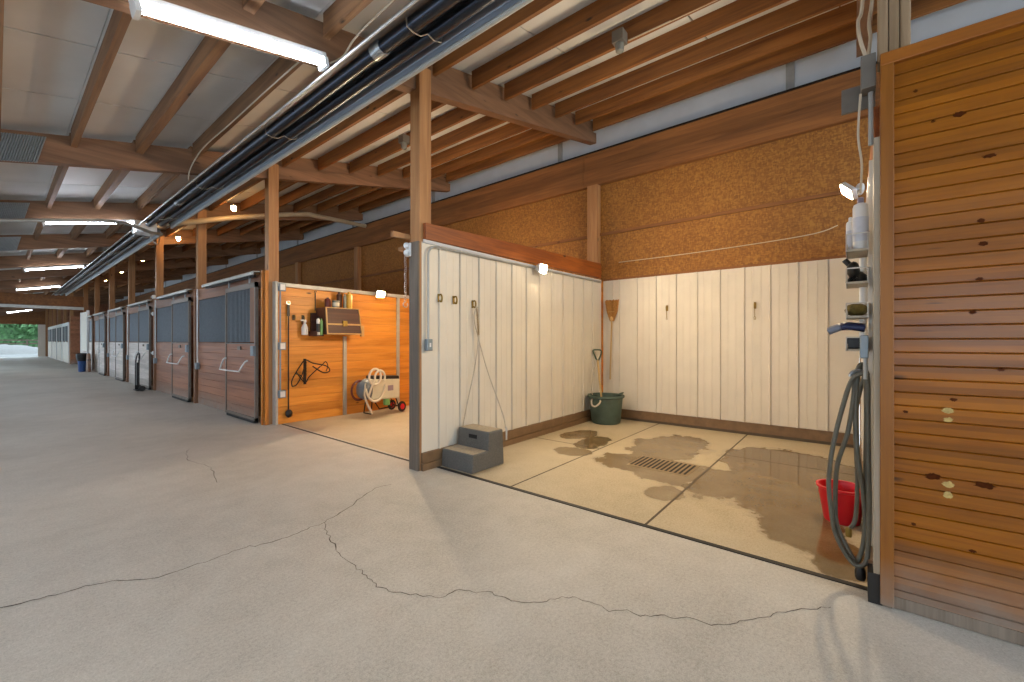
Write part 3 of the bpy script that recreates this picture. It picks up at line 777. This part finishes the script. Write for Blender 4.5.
# corrugated gusset plates
def gusset(y, x0, x1, lb):
    m = MB(); vs = []; fs = []; n = 240
    for i in range(n+1):
        x = x0 + (x1-x0)*i/n; d = .014*math.sin(i*2*PI/6)
        zb = 3.295 + SL*x
        vs += [(x, y-.075+d, zb-.02), (x+.07, y-.075+d, zb+.30)]
    for i in range(n): fs.append((2*i, 2*i+2, 2*i+3, 2*i+1))
    m.add(vs, fs)
    o = m.build('corrugated_plate', M['gal']); so = o.modifiers.new('thick', 'SOLIDIFY'); so.thickness = .003
    tag(o, lb, 'plate')
for i, lb in ((2, 'nearest corrugated metal plate wrapped on a ceiling beam'), (3, 'second corrugated metal plate wrapped on a ceiling beam'), (4, 'third corrugated metal plate wrapped on a ceiling beam')):
    gusset(POSTS[i]+.12-.0, -.5, .30, lb)
# drop cable near the first tube light
o = MB().tube(smooth_path([(1.75,3.36,3.62),(1.85,3.33,3.72),(1.9,3.2,3.86),(1.9,2.6,3.9),(1.88,1.5,3.92)], 6), .008, 6).build('light_cable', M['cable']); tag(o, 'pale cable from the nearest tube light up to a purlin', 'cable')
o = MB().tube(smooth_path([(1.735,3.7,3.84),(1.73,4.5,3.85),(1.735,5.6,3.86),(1.72,6.6,3.85),(1.70,7.1,3.7),(1.70,7.18,3.55)], 6), .007, 6).build('light_cable', M['cable']); tag(o, 'pale cable stapled along the purlin beside the heater', 'cable')

# ------------------------------------------------------------------ wash bay: left wall things
t = thing('mounting_block', 'grey speckled two-step mounting block against the left partition', 'mounting block', (2.97, 2.92, 0))
m = MB().prism([(0.0,0),(.012,.185),(.235,.185),(.245,.375),(.47,.375),(.49,0)], 0, .455, 'Y'); m.build('body', M['block'], t, bevel=.012)
MB().box(.2385, .25, .165, .285, .285, .325).build('hand_slot', M['slot'], t)
M['tread'] = plain('dusty tread', 'a1947f', .8, 0, .2, 40)
MB().box(.025, .228, .015, .44, .18, .188).build('tread', M['tread'], t)
MB().box(.258, .462, .015, .44, .37, .378).build('tread', M['tread'], t)
def tie_ring(x, y, z, rz, label, chain=0, group=None):
    t = thing('tie_hook', label, 'hook', (x, y, z), rz, group)      # local -Y points off the wall
    MB().box(-.014, .014, -.006, .002, -.045, .045).build('plate', M['brass'], t, bevel=.003)
    MB().tube(smooth_path([(0,-.006,.03),(0,-.04,.035),(0,-.055,.0),(0,-.045,-.04),(0,-.02,-.03)], 5), .009, 8).build('hook', M['brass'], t, True)
    if chain:
        m = MB(); z = -.05
        while z > -chain:
            m.tube(arc((0,-.03,z), .012, 0, 2*PI, 8, 'XZ' if int(z*1000) % 2 else 'YZ')[:-1], .003, 5, True); z -= .02
        m.build('chain', M['brass'], t)
    return t
tie_ring(2.965, 3.412, 1.775, 0, 'brass hook nearest the front edge of the left partition')
tie_ring(3.18, 3.412, 1.77, 0, 'brass hook second from the front on the left partition')
tie_ring(3.475, 3.412, 1.745, 0, 'brass hook holding the lead rope on the left partition')
tie_ring(XB-.004, 2.285, 1.84, -PI/2, 'brass hook with short chain at the left of the back wall', .17)
tie_ring(XB-.004, 1.066, 1.82, -PI/2, 'brass hook with longer chain at the middle of the back wall', .20)
t = thing('lead_rope', 'pale lead rope hanging from a brass hook down to the mounting block', 'rope', (3.475, 3.355, 1.72))
MB().tube(smooth_path([(0,0,0),(.03,0,-.12),(.04,0,-.36),(-.02,0,-.7),(-.12,.02,-1.1),(-.18,.03,-1.36)], 6), .007, 6).build('rope', M['rope'], t, True)
MB().tube(smooth_path([(0,-.005,0),(-.03,0,-.14),(.03,0,-.34),(.09,-.1,-.75),(.05,-.36,-1.2),(-.01,-.45,-1.325)], 6), .007, 6).build('rope', M['rope'], t, True)
m = MB()
for k in range(16): m.tube(arc((.0+.002*k, -.012, -.02-.02*k), .011, 0, 2*PI, 8, 'XZ' if k % 2 else 'YZ')[:-1], .003, 5, True)
m.build('chain', M['brass'], t)
MB().tube([(-.01,-.45,-1.325),(-.015,-.468,-1.34),(-.02,-.472,-1.40),(-.02,-.472,-1.46)], .011, 8).build('snap_hook', M['wire'], t, True)
t = thing('switch_box', 'grey switch box and bent conduit at the front of the left partition', 'switch', (2.80, 3.40, 1.28))
MB().box(-.035, .035, -.05, .0, -.06, .06).build('housing', M['box'], t, bevel=.006)
MB().tube([(0,-.02,.06),(0,-.02,.92)] + arc((.1,-.02,.92), .1, PI, PI/2, 8, 'XZ') + [(3.8,-.02,1.06)], .011, 8).build('conduit', M['conduit'], t, True)
MB().box(-.008, .008, -.056, -.05, -.02, .02).build('toggle', M['wht'], t)

# tub, shovel, broom
t = thing('muck_tub', 'dusty green round tub in the back corner of the wash bay', 'tub', (6.24, 3.11, 0))
MB().lathe([(.215,.0),(.23,.02),(.265,.40),(.295,.42),(.292,.45),(.255,.445),(.22,.05),(.0,.04)], (0,0,0), 32, caps=False).lathe([(.0,0),(.215,0)], (0,0,0), 32, caps=False).build('body', M['tub'], t, True)
MB().tube(smooth_path([(-.235,-.02,.40),(-.30,-.05,.36),(-.33,.01,.30),(-.315,.08,.31),(-.26,.12,.37),(-.23,.10,.41)], 6), .014, 8).build('rope_handle', M['rope'], t, True)
MB().tube(smooth_path([(.2,-.1,.44),(.26,-.18,.47),(.28,-.1,.43)], 5), .012, 8).build('rope_handle', M['tub'], t, True)
t = thing('shovel', 'D-handled shovel with pale shaft standing in the green tub', 'shovel', (6.26, 3.21, .06))
top = Vector((.10, .12, 1.10)); base = Vector((-.02, -.03, .25))
MB().tube([base, top - Vector((0,.012,.16))], .016, 10).build('shaft', M['handle'], t, True)
m = MB(); m.tube(smooth_path([top+Vector((0,-.012,-.17)), top+Vector((-.03,.03,-.08)), top+Vector((-.045,.05,0)), top+Vector((0,0,.012)), top+Vector((.045,-.05,0)), top+Vector((.03,-.05,-.08))], 5, True), .014, 8, True)
m.build('grip', M['green'], t, True)
MB().prism([(-.11,0),(.11,0),(.12,.22),(.03,.28),(-.03,.28),(-.12,.22)], -.006, .006, 'Y').build('blade', M['dark_metal'], t, loc=(-.02,-.04,0))
MB().tube(smooth_path([tuple(top+Vector((-.01,.0,-.15))), (-.05,.1,.75), (-.07,.13,.5), (-.1,.1,.38)], 5), .007, 6).build('cord', M['rope'], t, True)
t = thing('broom', 'straw broom hung head-up near the corner on the back wall', 'broom', (XB-.05, 3.215, .66))
MB().tube([(0,.03,0),(0,0,1.05)], .013, 10).build('handle', M['handle'], t, True)
m = MB(); random.seed(3)
for i in range(90):
    a = random.uniform(-1, 1); b = random.uniform(-1, 1)
    m.tube([(b*.012, a*.03, 1.0), (b*.022, a*.095, 1.17), (b*.025, a*.125+random.uniform(-.01,.01), 1.355+random.uniform(-.02,.015))], .0075, 5)
m.build('bristles', M['straw'], t)
MB().lathe([(.02,1.0),(.034,1.02),(.036,1.06),(.03,1.075)], (0,0,0), 14, sx=.8).build('binding', M['trim_tan'], t, True)
MB().tube([(0,-.06,1.16),(-.024,-.05,1.16),(-.026,.05,1.16),(0,.07,1.16)], .004, 6).build('stitching', M['trim_tan'], t)

# red bucket
t = thing('bucket', 'red plastic bucket on the wet floor behind the hanging hose', 'bucket', (3.93, .066, 0))
MB().lathe([(.105,.0),(.108,.01),(.145,.235),(.155,.24),(.155,.255),(.138,.255),(.102,.02),(.0,.018)], (0,0,0), 28, caps=False).lathe([(0,0),(.105,0)], (0,0,0), 28, caps=False).build('body', M['red'], t, True)
MB().tube(smooth_path([(-.02,.157,.25),(-.05,.13,.22),(-.1,.08,.20),(-.13,0,.215),(-.11,-.09,.24),(-.02,-.157,.25)], 5), .004, 6).build('bail', M['wire'], t, True)

# hose on its hanger
t = thing('hose', 'long grey water hose looped on a wall hanger beside the pine door', 'hose', (2.95, -.03, 0))
def hx(i): return [.02, -.01, .035, .0, .05, -.025][i % 6]
loops = [
 [(-.035,1.15),(.03,1.12),(.072,.973),(.117,.739),(.135,.552),(.126,.393),(.108,.26),(.063,.16),(.019,.118),(-.02,.143),(-.032,.236),(-.036,.458),(-.033,.654),(-.030,.938),(-.028,1.115)],
 [(-.028,1.115),(-.012,1.184),(.011,1.134),(.019,.933),(.012,.711),(-.012,.496),(-.02,.30),(.0,.16),(.02,.13),(.06,.2),(.10,.3),(.108,.42),(.099,.628),(.054,.816),(.03,1.0),(.022,1.12),(.0,1.19)],
 [(.0,1.19),(-.02,1.16),(-.026,.95),(-.022,.6),(-.02,.35),(-.01,.2),(.01,.12)]]
pts = []; x = -.03
for li, lp in enumerate(loops):
    for k, (y, z) in enumerate(lp):
        if li and k == 0: continue
        pts.append((.0 + .028*li - .03 + .012*math.sin(k*1.3), y, z))
MB().tube(smooth_path(pts, 8), .0115, 10).build('loops', M['hose'], t, True)
MB().tube(smooth_path([(.10,-.02,1.14),(.09,.02,.9),(.10,.012,.55),(.09,.02,.33),(.07,.045,.27)], 6), .011, 10).build('free_end', M['hose'], t, True)
MB().lathe([(.014,0),(.016,.01),(.016,.04),(.012,.05)], (.065,.05,.225), 12).build('brass_coupling', M['brass'], t, True)
MB().lathe([(.02,0),(.024,.015),(.024,.05),(.014,.08)], (-.01,-.0,.035), 12).build('spray_nozzle', M['black'], t, True)
t = thing('hose_hanger', 'curved grey metal hanger carrying the looped hose', 'hanger', (2.95, -.058, 1.13))
MB().tube(arc((.0,.035,-.005), .035, 0, PI, 10, 'YZ') , .010, 8).build('saddle', M['gal'], t, True)
MB().box(-.03,.09,-.004,.006,-.06,.07).build('plate', M['gal'], t)

# baskets on the right partition
def basket(x, z, h, label, L=.26, dep=.095):
    t = thing('wire_basket', label, 'basket', (x, -.066, z))
    MB().box(0, L, .002, dep, 0, .012).build('tray', M['tanplastic'], t)
    m = MB()
    ring = [(0,.0,h),(0,dep,h),(L,dep,h),(L,0,h)]
    m.tube(ring, .0035, 6, True)
    for p in ((0,dep),(L,dep),(0,.004),(L,.004),(L*.5,dep)): m.tube([(p[0],p[1],0),(p[0],p[1],h)], .0035, 6)
    m.build('wire_rail', M['wire'], t, True)
    MB().box(0, L, dep-.006, dep-.001, 0, .04).build('front_lip', M['tanplastic'], t)
    return t
basket(2.93, 1.806, .095, 'top wall basket holding white bottles on the right partition')
basket(2.93, 1.63, .085, 'second wall basket holding black brushes on the right partition')
basket(2.93, 1.445, .08, 'third wall basket holding an olive sponge on the right partition')
basket(2.93, 1.265, .075, 'lowest wall basket under the blue scoop on the right partition')
def bottle(name, loc, r, h, body, cap, label, lab=None, group=None):
    t = thing(name, label, 'bottle', loc, 0, group)
    MB().lathe([(r*.9,0),(r,.008),(r,h*.80),(r*.86,h*.86),(r*.38,h*.89),(r*.36,h*.92)], (0,0,0), 20).build('body', M[body], t, True)
    MB().lathe([(r*.45,h*.88),(r*.45,h*.98),(r*.3,h)], (0,0,0), 14).build('cap', M[cap], t, True)
    if lab: MB().lathe([(r*1.01,h*.15),(r*1.015,h*.16),(r*1.015,h*.6),(r*1.01,h*.61)], (0,0,0), 20).build('paper_label', M[lab], t, True)
    return t
bottle('shampoo_bottle', (2.98, -.031, 1.819), .034, .285, 'bottle', 'mauve', 'tall white bottle with mauve cap in the top wall basket', 'blabel')
bottle('shampoo_bottle', (3.05, .012, 1.819), .020, .20, 'bottle', 'wht', 'slim white bottle beside the tall one in the top wall basket', 'blabel')
t = thing('grooming_brush', 'black grooming brush sticking up in the second wall basket', 'brush', (3.0, -.012, 1.643))
MB().ball((0,.012,.07), .04, 12, (1.2,.75,1.15), .08).tube([(0,.02,.09),(.0,.05,.13)], .014, 8).build('head', M['black'], t, True)
m = MB(); random.seed(5)
for i in range(40): m.tube([(random.uniform(-.02,.02), .01+random.uniform(-.015,.015), .03), (random.uniform(-.05,.05), .025+random.uniform(-.035,.02), .0+random.uniform(0,.02))], .003, 4)
m.build('bristles', M['black'], t)
t = thing('grooming_brush', 'black curry comb lying at the wall side of the second basket', 'brush', (3.1, -.02, 1.643))
MB().lathe([(.04,0),(.044,.012),(.04,.05),(.02,.07)], (0,0,0), 16).build('pad', M['black'], t, True)
MB().tube([(-.03,0,.03),(-.02,0,.055),(.02,0,.055),(.03,0,.03)], .006, 6).build('strap', M['black'], t, True)
o = MB().tube([(3.16,-.045,1.22),(3.16,-.045,1.80)], .018, 12).build('riser_pipe', M['wht'], smooth=True); tag(o, 'pale upright pipe behind the wall baskets on the right partition', 'pipe')
t = thing('sponge', 'olive brown sponge filling the third wall basket', 'sponge', (2.96, -.014, 1.458))
m = MB().ball((.1,-.0,.037), .046, 14, (2.3,1.15,.8), .05); m.build('sponge_body', M['sponge'], t, True)
t = thing('scoop', 'curved navy and grey scoop lying on the lowest wall basket', 'scoop', (2.98, -.05, 1.352))
vs = []; fs = []; n = 14
for i in range(n+1):
    u = i/n; y = .0 + .16*u; z = .03 + .012*math.sin(u*PI) - .045*max(0, u-.6)**1.2
    w = .055 - .01*u
    for k in range(7):
        a = (k-3)/3; vs.append((w*a+.05, y, z + .018*(1-a*a)))
for i in range(n):
    for k in range(6): fs.append((i*7+k, i*7+k+1, (i+1)*7+k+1, (i+1)*7+k))
mA = MB().add(vs[:10*7], fs[:9*6]); mB = MB().add(vs[9*7:], [tuple(q-9*7 for q in f) for f in fs[9*6:]])
oa = mA.build('bowl', M['navy'], t, True); ob = mB.build('tip', M['greyblue'], t, True)
for q in (oa, ob):
    so = q.modifiers.new('thick', 'SOLIDIFY'); so.thickness = .028; so.offset = 0
t = thing('clipper_case', 'black box lying in the lowest wall basket', 'box', (2.97, -.058, 1.279))
MB().box(0, .16, .0, .085, 0, .06).build('case', M['black'], t, bevel=.006)
MB().box(.05, .1, .075, .08, .02, .035).build('catch', M['greyblue'], t)
t = thing('outlet_box', 'grey blue outlet box beside the lowest wall basket', 'outlet', (2.87, -.062, 1.28))
MB().box(-.03, .03, .0, .035, -.05, .07).build('housing', M['box'], t, bevel=.005)
MB().tube([(0,.012,-.05),(0,.012,-.16)], .010, 8).build('conduit', M['conduit'], t, True)
# cables, conduit and grey box up on the right post
t = thing('junction_box', 'grey metal box high on the post above the right partition', 'junction box', (2.84, -.09, 2.68))
MB().box(-.04, .05, .0, .06, -.07, .10).build('housing', M['boxdark'], t, bevel=.005)
MB().box(.06, .075, .0, .14, -.13, .0).build('side_plate', M['boxdark'], t)
MB().tube([(-.02,.02,-.09),(-.02,.02,-.36)], .011, 8).build('conduit', M['conduit'], t, True)
for i, pts in enumerate(([(2.83,-.05,2.79),(2.84,-.03,2.88),(2.87,-.02,3.0),(2.9,-.04,3.15),(2.95,-.05,3.9)], [(2.86,-.06,2.79),(2.88,-.07,2.9),(2.9,-.065,3.0),(2.93,-.08,3.2),(2.96,-.09,3.9)])):
    o = MB().tube(smooth_path(pts, 6), .009, 6).build('power_cable', M['cable']); tag(o, ['thick pale cable looping up from the grey box on the right post', 'second pale cable rising behind the loop on the right post'][i], 'cable')
o = MB().tube(smooth_path([(2.83,-.03,2.6),(2.85,-.02,2.4),(2.88,-.035,2.25),(2.95,-.03,2.12)], 6), .006, 6).build('power_cable', M['cable']); tag(o, 'pale cable dropping from the grey box towards the baskets', 'cable')
o = MB().tube(smooth_path([(XB-.02,3.1,2.66),(XB-.03,1.8,2.66),(XB-.03,.5,2.70),(XB-.1,.15,2.76)], 6), .006, 6).build('power_cable', M['cable']); tag(o, 'thin cable strung along the strand board to the right flood light', 'cable')

# ------------------------------------------------------------------ tack bay things
t = thing('hanging_strap', 'long dark strap with round black end hanging by a metal snap on the tack wall', 'strap', (2.965, 7.025, .1))
MB().tube([(0,0,.08),(0,0,1.72)], .011, 8).build('strap', M['dark_metal'], t, True)
MB().ball((0,-.02,.06), .055, 14, (1,.7,1.15), .05).build('round_end', M['black'], t, True)
MB().tube(arc((0,-.0,1.83), .03, 0, 2*PI, 12, 'XZ')[:-1], .007, 6, True).build('snap', M['wire'], t, True)
MB().box(-.018,.018,-.012,.012,1.62,1.80).build('grip', M['black'], t)
for x, lb in ((3.06, 'small dark hook left of the spray bottle on the tack wall'), (3.21, 'small dark hook above the spray bottle on the tack wall')):
    h = thing('tie_hook', lb, 'hook', (x, 7.06, 1.70))
    MB().box(-.02,.02,-.006,.0,-.04,.045).build('plate', M['dark_metal'], h)
    MB().tube(smooth_path([(0,-.006,.02),(0,-.05,.03),(0,-.06,-.01),(0,-.04,-.04)], 5), .008, 8).build('hook', M['brass'], h, True)
t = thing('spray_bottle', 'white spray bottle hanging on the tack wall', 'bottle', (3.205, 6.985, 1.42))
MB().lathe([(.045,0),(.05,.01),(.05,.12),(.03,.17),(.016,.19),(.016,.205)], (0,0,0), 18).build('body', M['bottle'], t, True)
MB().box(-.02,.02,-.02,.02,.205,.235).box(-.065,.02,-.013,.013,.225,.25).build('trigger_head', M['wht'], t, bevel=.004)
MB().box(-.05,-.035,-.006,.006,.17,.225).build('trigger', M['dark_metal'], t)
# trunk box
t = thing('tack_box', 'dark brown tack box with tan trim fixed to the pine wall', 'tack box', (3.42, 6.68, 1.43))
MB().hexa([(0,0,0),(.64,0,0),(.64,.37,0),(0,.37,0)], [(.0,.05,.45),(.60,.05,.45),(.60,.37,.45),(.0,.37,.45)]).build('body', M['trunk'], t, bevel=.006)
f = lambda z: .05*z/.45 - .006
m = MB()
m.bar((.0,f(.45),.445),(.60,f(.45),.445),.02,.014).bar((0,f(0),.01),(.64,f(0),.01),.02,.02).bar((.01,f(0),0),(.01,f(.45),.45),.02,.02,(0,1,0)).bar((.63,f(0),0),(.594,f(.45),.45),.012,.02,(0,1,0)).bar((0,f(.17),.17),(.625,f(.17),.17),.016,.028)
m.build('trim_frame', M['trim_tan'], t)
MB().box(.28,.36,-.012,.02,.14,.23).build('clasp', M['brass'], t, bevel=.004)
MB().box(.625,.68,.0,.05,-.03,.16).build('corner_bracket', M['trim_tan'], t)
MB().box(-.125,-.005,.08,.36,-.03,-.01).box(-.10,-.005,.33,.36,-.03,.36).box(-.125,-.118,.08,.36,-.01,.05).build('side_caddy', M['trunk'], t)
bottle('tack_bottle', (3.338, 6.80, 1.421), .029, .30, 'bottle', 'black', 'white and black bottle in the caddy left of the tack box', 'black')
bottle('tack_bottle', (3.388, 6.79, 1.421), .024, .27, 'greenb', 'greenb', 'green bottle in the caddy left of the tack box')
bottle('tack_bottle', (3.53, 6.86, 1.881), .05, .17, 'dkred', 'dkred', 'squat dark red bottle on top of the tack box')
t = thing('tin_can', 'small grey tin on top of the tack box', 'tin', (3.66, 6.84, 1.881))
MB().lathe([(.058,0),(.058,.11),(.062,.115),(.062,.125)], (0,0,0), 20).build('body', M['tin'], t, True)
MB().lathe([(.0585,.03),(.059,.031),(.059,.09),(.0585,.091)], (0,0,0), 20).build('paper_label', M['cream'], t, True)
bottle('tack_bottle', (3.775, 6.94, 1.881), .045, .29, 'brownb', 'brownb', 'tall brown bottle on top of the tack box')
bottle('tack_bottle', (3.835, 6.86, 1.881), .026, .26, 'tin', 'tin', 'narrow grey bottle beside the yellow one on the tack box')
bottle('tack_bottle', (3.925, 6.88, 1.881), .052, .30, 'yellow', 'yellow', 'tall yellow bottle on top of the tack box')
# thin dark rod above the caddy
o = MB().tube([(3.40,7.03,1.83),(3.40,7.03,2.14)], .009, 6).tube(arc((3.40,7.02,2.14), .02, 0, PI, 6, 'XZ'), .005, 6).build('wall_rod', M['dark_metal']); tag(o, 'short dark rod on the pine wall above the bottle caddy', 'rod')
# saddle rack
t = thing('saddle_rack', 'dark folding wire saddle rack on the pine wall', 'saddle rack', (3.20, 6.98, .82))
t.scale = (1.0, .6, 1.05)
r = .010
m = MB()
m.tube(smooth_path([(-.27,-.28,-.2),(-.26,-.25,-.10),(-.1,-.12,.10),(0,-.06,.18),(.1,-.12,.13),(.28,-.28,.08),(.33,-.3,.0),(.22,-.3,-.02),(.1,-.12,.08)], 5), r, 7)
m.tube(smooth_path([(-.27,-.28,-.2),(-.2,-.27,-.18),(-.1,-.2,-.05),(.0,-.04,.12)], 5), r, 7)
m.tube(smooth_path([(-.16,-.1,.0),(0,-.02,-.17),(.06,-.06,-.08),(.2,-.22,.08)], 5), r*.9, 7)
m.tube(smooth_path([(-.2,-.2,-.02),(-.08,-.08,-.06),(0,-.03,-.17)], 5), r*.8, 7)
m.tube(smooth_path([(.2,-.26,.08),(.26,-.3,.15),(.3,-.3,.08),(.27,-.3,.0)], 5), r*.8, 7)
m.build('wire_frame', M['dark_metal'], t, True)
MB().box(-.02,.02,-.03,.0,-.2,.2).build('wall_bracket', M['dark_metal'], t)
m = MB()
for k in range(9): m.tube(arc((0,-.05,-.05+.024*k), .022, 0, 2*PI, 10, 'XY')[:-1], .005, 5, True)
m.build('spring', M['dark_metal'], t)
# electrical boxes on the edge of tack wall
for z, lb in ((2.17, 'top'), (1.24, 'middle'), (.48, 'bottom')):
    b = thing('outlet_box', f'{lb} grey blue outlet box on the left edge of the tack wall', 'outlet', (2.86, 7.05, z))
    MB().box(-.045,.055,-.06,.0,-.06,.06).build('housing', M['box'], b, bevel=.006)
    MB().box(-.03,.04,-.066,-.06,-.045,.045).build('cover_plate', M['wht'], b)
    if z < 2: MB().tube([(-.02,-.03,.06),(-.02,-.03,.88 if z > 1 else .70)], .013, 8).build('conduit', M['box'], b, True)
# vacuum
t = thing('vacuum_cleaner', 'cream horse vacuum with coiled hose standing by the pine wall', 'vacuum', (4.47, 6.72, 0))
t.scale = (.84, .84, .98)
bd = MB().prism([(-.33,.28),(.37,.26),(.38,.63),(-.35,.66)], -.15, .15, 'Y').build('body', M['cream'], t, bevel=.03)
MB().prism([(-.30,.64),(.38,.615),(.375,.685),(-.30,.715)], -.13, .13, 'Y').build('top_band', M['black'], t, bevel=.02)
MB().lathe([(.07,-.56),(.14,-.52),(.185,-.42),(.19,-.33)], (0,0,.47), 22, 'X').build('end_cap', M['vacgrey'], t, True)
MB().tube(arc((-.29,-.21,.70), .14, 0, 2*PI, 26, 'XZ')[:-1], .024, 8, True).build('hose_coil', M['vachose'], t, True)
MB().tube(arc((-.19,-.235,.69), .12, -.6, 3.4, 22, 'XZ') + [(-.40,-.23,.5),(-.44,-.21,.36)], .022, 8).build('hose_coil', M['vachose'], t, True)
MB().tube(smooth_path([(-.05,-.23,.55),(-.10,-.24,.4),(-.2,-.24,.29),(-.34,-.23,.27),(-.45,-.21,.36),(-.5,-.2,.5)], 6), .022, 8).build('hose_tail', M['vachose'], t, True)
MB().tube(smooth_path([(-.5,-.2,.6),(-.53,-.2,.4),(-.46,-.22,.2),(-.37,-.24,.05)], 6), [.018]*6+[.02]*7+[.026]*6, 8).build('wand', M['rope'], t, True)
MB().tube(arc((-.52,.02,.46), .17, PI*.4, PI*1.7, 20, 'XZ'), .022, 8).build('power_hose', M['maroon'], t, True)
for x, y in ((-.3,-.12),(-.3,.12)):
    MB().tube([(x,y,.28),(x-.04,y*1.15,.02)], .012, 8).build('leg', M['dark_metal'], t, True)
MB().tube([(-.34,-.14,.03),(-.34,.14,.03)], .012, 8).tube([(-.2,0,.27),(-.05,0,.08),(.3,0,.1)], .012, 8).build('stand_frame', M['dark_metal'], t, True)
MB().tube([(.40,-.17,.10),(.40,.17,.10)], .012, 8).tube([(.3,-.1,.27),(.38,-.1,.1)], .012, 8).tube([(.3,.1,.27),(.38,.1,.1)], .012, 8).build('axle', M['dark_metal'], t, True)
for s in (-1, 1):
    wv = MB().lathe([(.055,-.022),(.095,-.02),(.1,-.01),(.1,.01),(.095,.02),(.055,.022)], (.40, s*.19, .1), 20, 'Y').build('wheel', M['rubber'], t, True)
    MB().lathe([(.01,-.026),(.055,-.024),(.055,.024),(.01,.026)], (.40, s*.19, .1), 16, 'Y').build('hub', M['red'], wv, True)
MB().lathe([(.06,-.0),(.075,.02),(.075,.12),(.05,.14)], (.12,-.02,.14), 16).build('canister', M['greenb'], t, True)
MB().box(.06,.2,-.155,-.15,.42,.52).build('badge', M['mauve'], t)
# chain and white outlet by the partition post
t = thing('hanging_chain', 'pale chain with hook hanging behind the partition post in the tack bay', 'chain', (2.92, 3.92, 2.33))
m = MB()
for k in range(24): m.tube(arc((.004*math.sin(k),0,-.024*k), .015, 0, 2*PI, 8, 'XZ' if k % 2 else 'YZ')[:-1], .004, 5, True)
m.build('links', M['wire'], t)
MB().tube(arc((0,0,-.60), .03, PI/2, PI*2.2, 12, 'XZ'), .007, 6).build('hook', M['wire'], t, True)
MB().bar((0,0,.01),(0,0,.045),.03,.03).build('staple', M['dark_metal'], t)
struct(MB().box(2.88, 3.0, 3.56, 4.0, 2.34, 2.38).build('trim_13', M['post']), 'small timber bracket behind the partition post', 'board')
t = thing('outlet_box', 'white twin knob outlet on the tack side of the partition post', 'outlet', (2.715, 3.545, 2.30))
MB().box(-.04,.0,-.02,.05,-.11,.03).build('housing', M['wht'], t, bevel=.012)
for z in (-.075, .0): MB().ball((-.05,.015,z), .032, 12).build('knob', M['wht'], t, True)

# ------------------------------------------------------------------ outside
random.seed(21)
def tree(x, y, h, r, mat, label):
    t = thing('tree', label, 'tree', (x, y, 0), 0, 'trees beyond the barn')
    MB().tube([(0,0,-.05),(.1,0,h*.3),(0,.1,h*.6)], [.22,.17,.1], 10).build('trunk', M['bark'], t, True)
    m = MB()
    for i in range(1700):
        a = random.uniform(0, 2*PI); u = random.uniform(-1, 1); q = random.random()**.4
        s = math.sqrt(1-u*u); p = Vector((r*q*s*math.cos(a), r*q*s*math.sin(a), h*.44 + h*.44*q*u))
        d = Vector((random.uniform(-1,1), random.uniform(-1,1), random.uniform(-1,1))).normalized(); e = d.orthogonal().normalized()*random.uniform(.25,.5); f2 = d.cross(e)
        m.add([p-e, p+f2*.6, p+e, p-f2*.6], [(0,1,2,3)])
    m.build('crown', mat, t)
for x, y, h, r, mt, lb in ((-9.5,86,10,4.4,'leaf','broad green tree left of the far opening'),(-.2,88,10,4.4,'leaf2','pale green tree in the middle of the far opening'),(9.2,87,10,4.4,'leaf','green tree right of the far opening'),(4.4,99,13,5,'leaf','tall green tree at the rear beyond the opening'),(-6,100,13,5,'leaf2','tall pale tree at the rear beyond the opening')):
    tree(x, y, h, r, M[mt], lb)
hb = MB()
for i in range(5200):
    p = Vector((random.uniform(-14, 16), random.uniform(77.6, 80.4), random.uniform(0, 6.5)))
    d = Vector((random.uniform(-1,1), random.uniform(-1,1), random.uniform(-1,1))).normalized(); e = d.orthogonal().normalized()*random.uniform(.2,.4); f2 = d.cross(e)
    hb.add([p-e, p+f2*.6, p+e, p-f2*.6], [(0,1,2,3)])
hb.box(-14, 16, 79.0, 79.6, 0, 6.3)
tag(hb.build('hedge', M['leaf2']), 'dense green undergrowth filling the far opening below the trees', 'undergrowth', None, 'stuff')
m = MB(); n = 22; vs = []; fs = []
for i in range(n+1):
    for j in range(n+1):
        x = -4+8*i/n; y = -3+6*j/n; q = max(0, 1-(x/4)**2-(y/3)**2)
        vs.append((x, y, 1.0*q**.8 + .08*mnoise.noise(Vector((x*2,y*2,0)))*(q > 0) - .03))
for i in range(n):
    for j in range(n): fs.append((i*(n+1)+j, (i+1)*(n+1)+j, (i+1)*(n+1)+j+1, i*(n+1)+j+1))
o = m.add(vs, fs).build('gravel_pile', M['gravel'], smooth=True, loc=(.3, 67, 0)); tag(o, 'low heap of pale gravel outside the far opening', 'gravel pile')
t = thing('rail_fence', 'dark rail fence beyond the gravel heap', 'fence', (-8, 76, 0))
for k in range(9): MB().box(k*2.6-.07, k*2.6+.07, -.07, .07, -.05, 1.5).build('fence_post', M['bark'], t)
for z in (.5, .95, 1.35): MB().box(0, 20.8, -.1, -.07, z, z+.13).build('rail', M['bark'], t)

# ------------------------------------------------------------------ world, camera, view
w = bpy.data.worlds.new('sky'); sc.world = w; w.use_nodes = True
bg = w.node_tree.nodes['Background']; bg.inputs[0].default_value = (.68, .85, 1.0, 1); bg.inputs[1].default_value = 1.85
cam = bpy.data.cameras.new('camera'); co = bpy.data.objects.new('camera', cam); col.objects.link(co)
cam.sensor_width = 36; cam.lens = 36*420/1024; cam.clip_start = .05; cam.clip_end = 400
co.location = (0, 0, 1.32); co.rotation_euler = (PI/2, 0, -math.radians(50.91))
sc.camera = co
sc.view_settings.view_transform = 'Standard'; sc.view_settings.look = 'None'; sc.view_settings.gamma = 1
sc.view_settings.use_curve_mapping = False; sc.view_settings.exposure = 1.32
sc.cycles.max_bounces = 8; sc.cycles.diffuse_bounces = 5; sc.cycles.use_denoising = True
sc.cycles.sample_clamp_indirect = 6
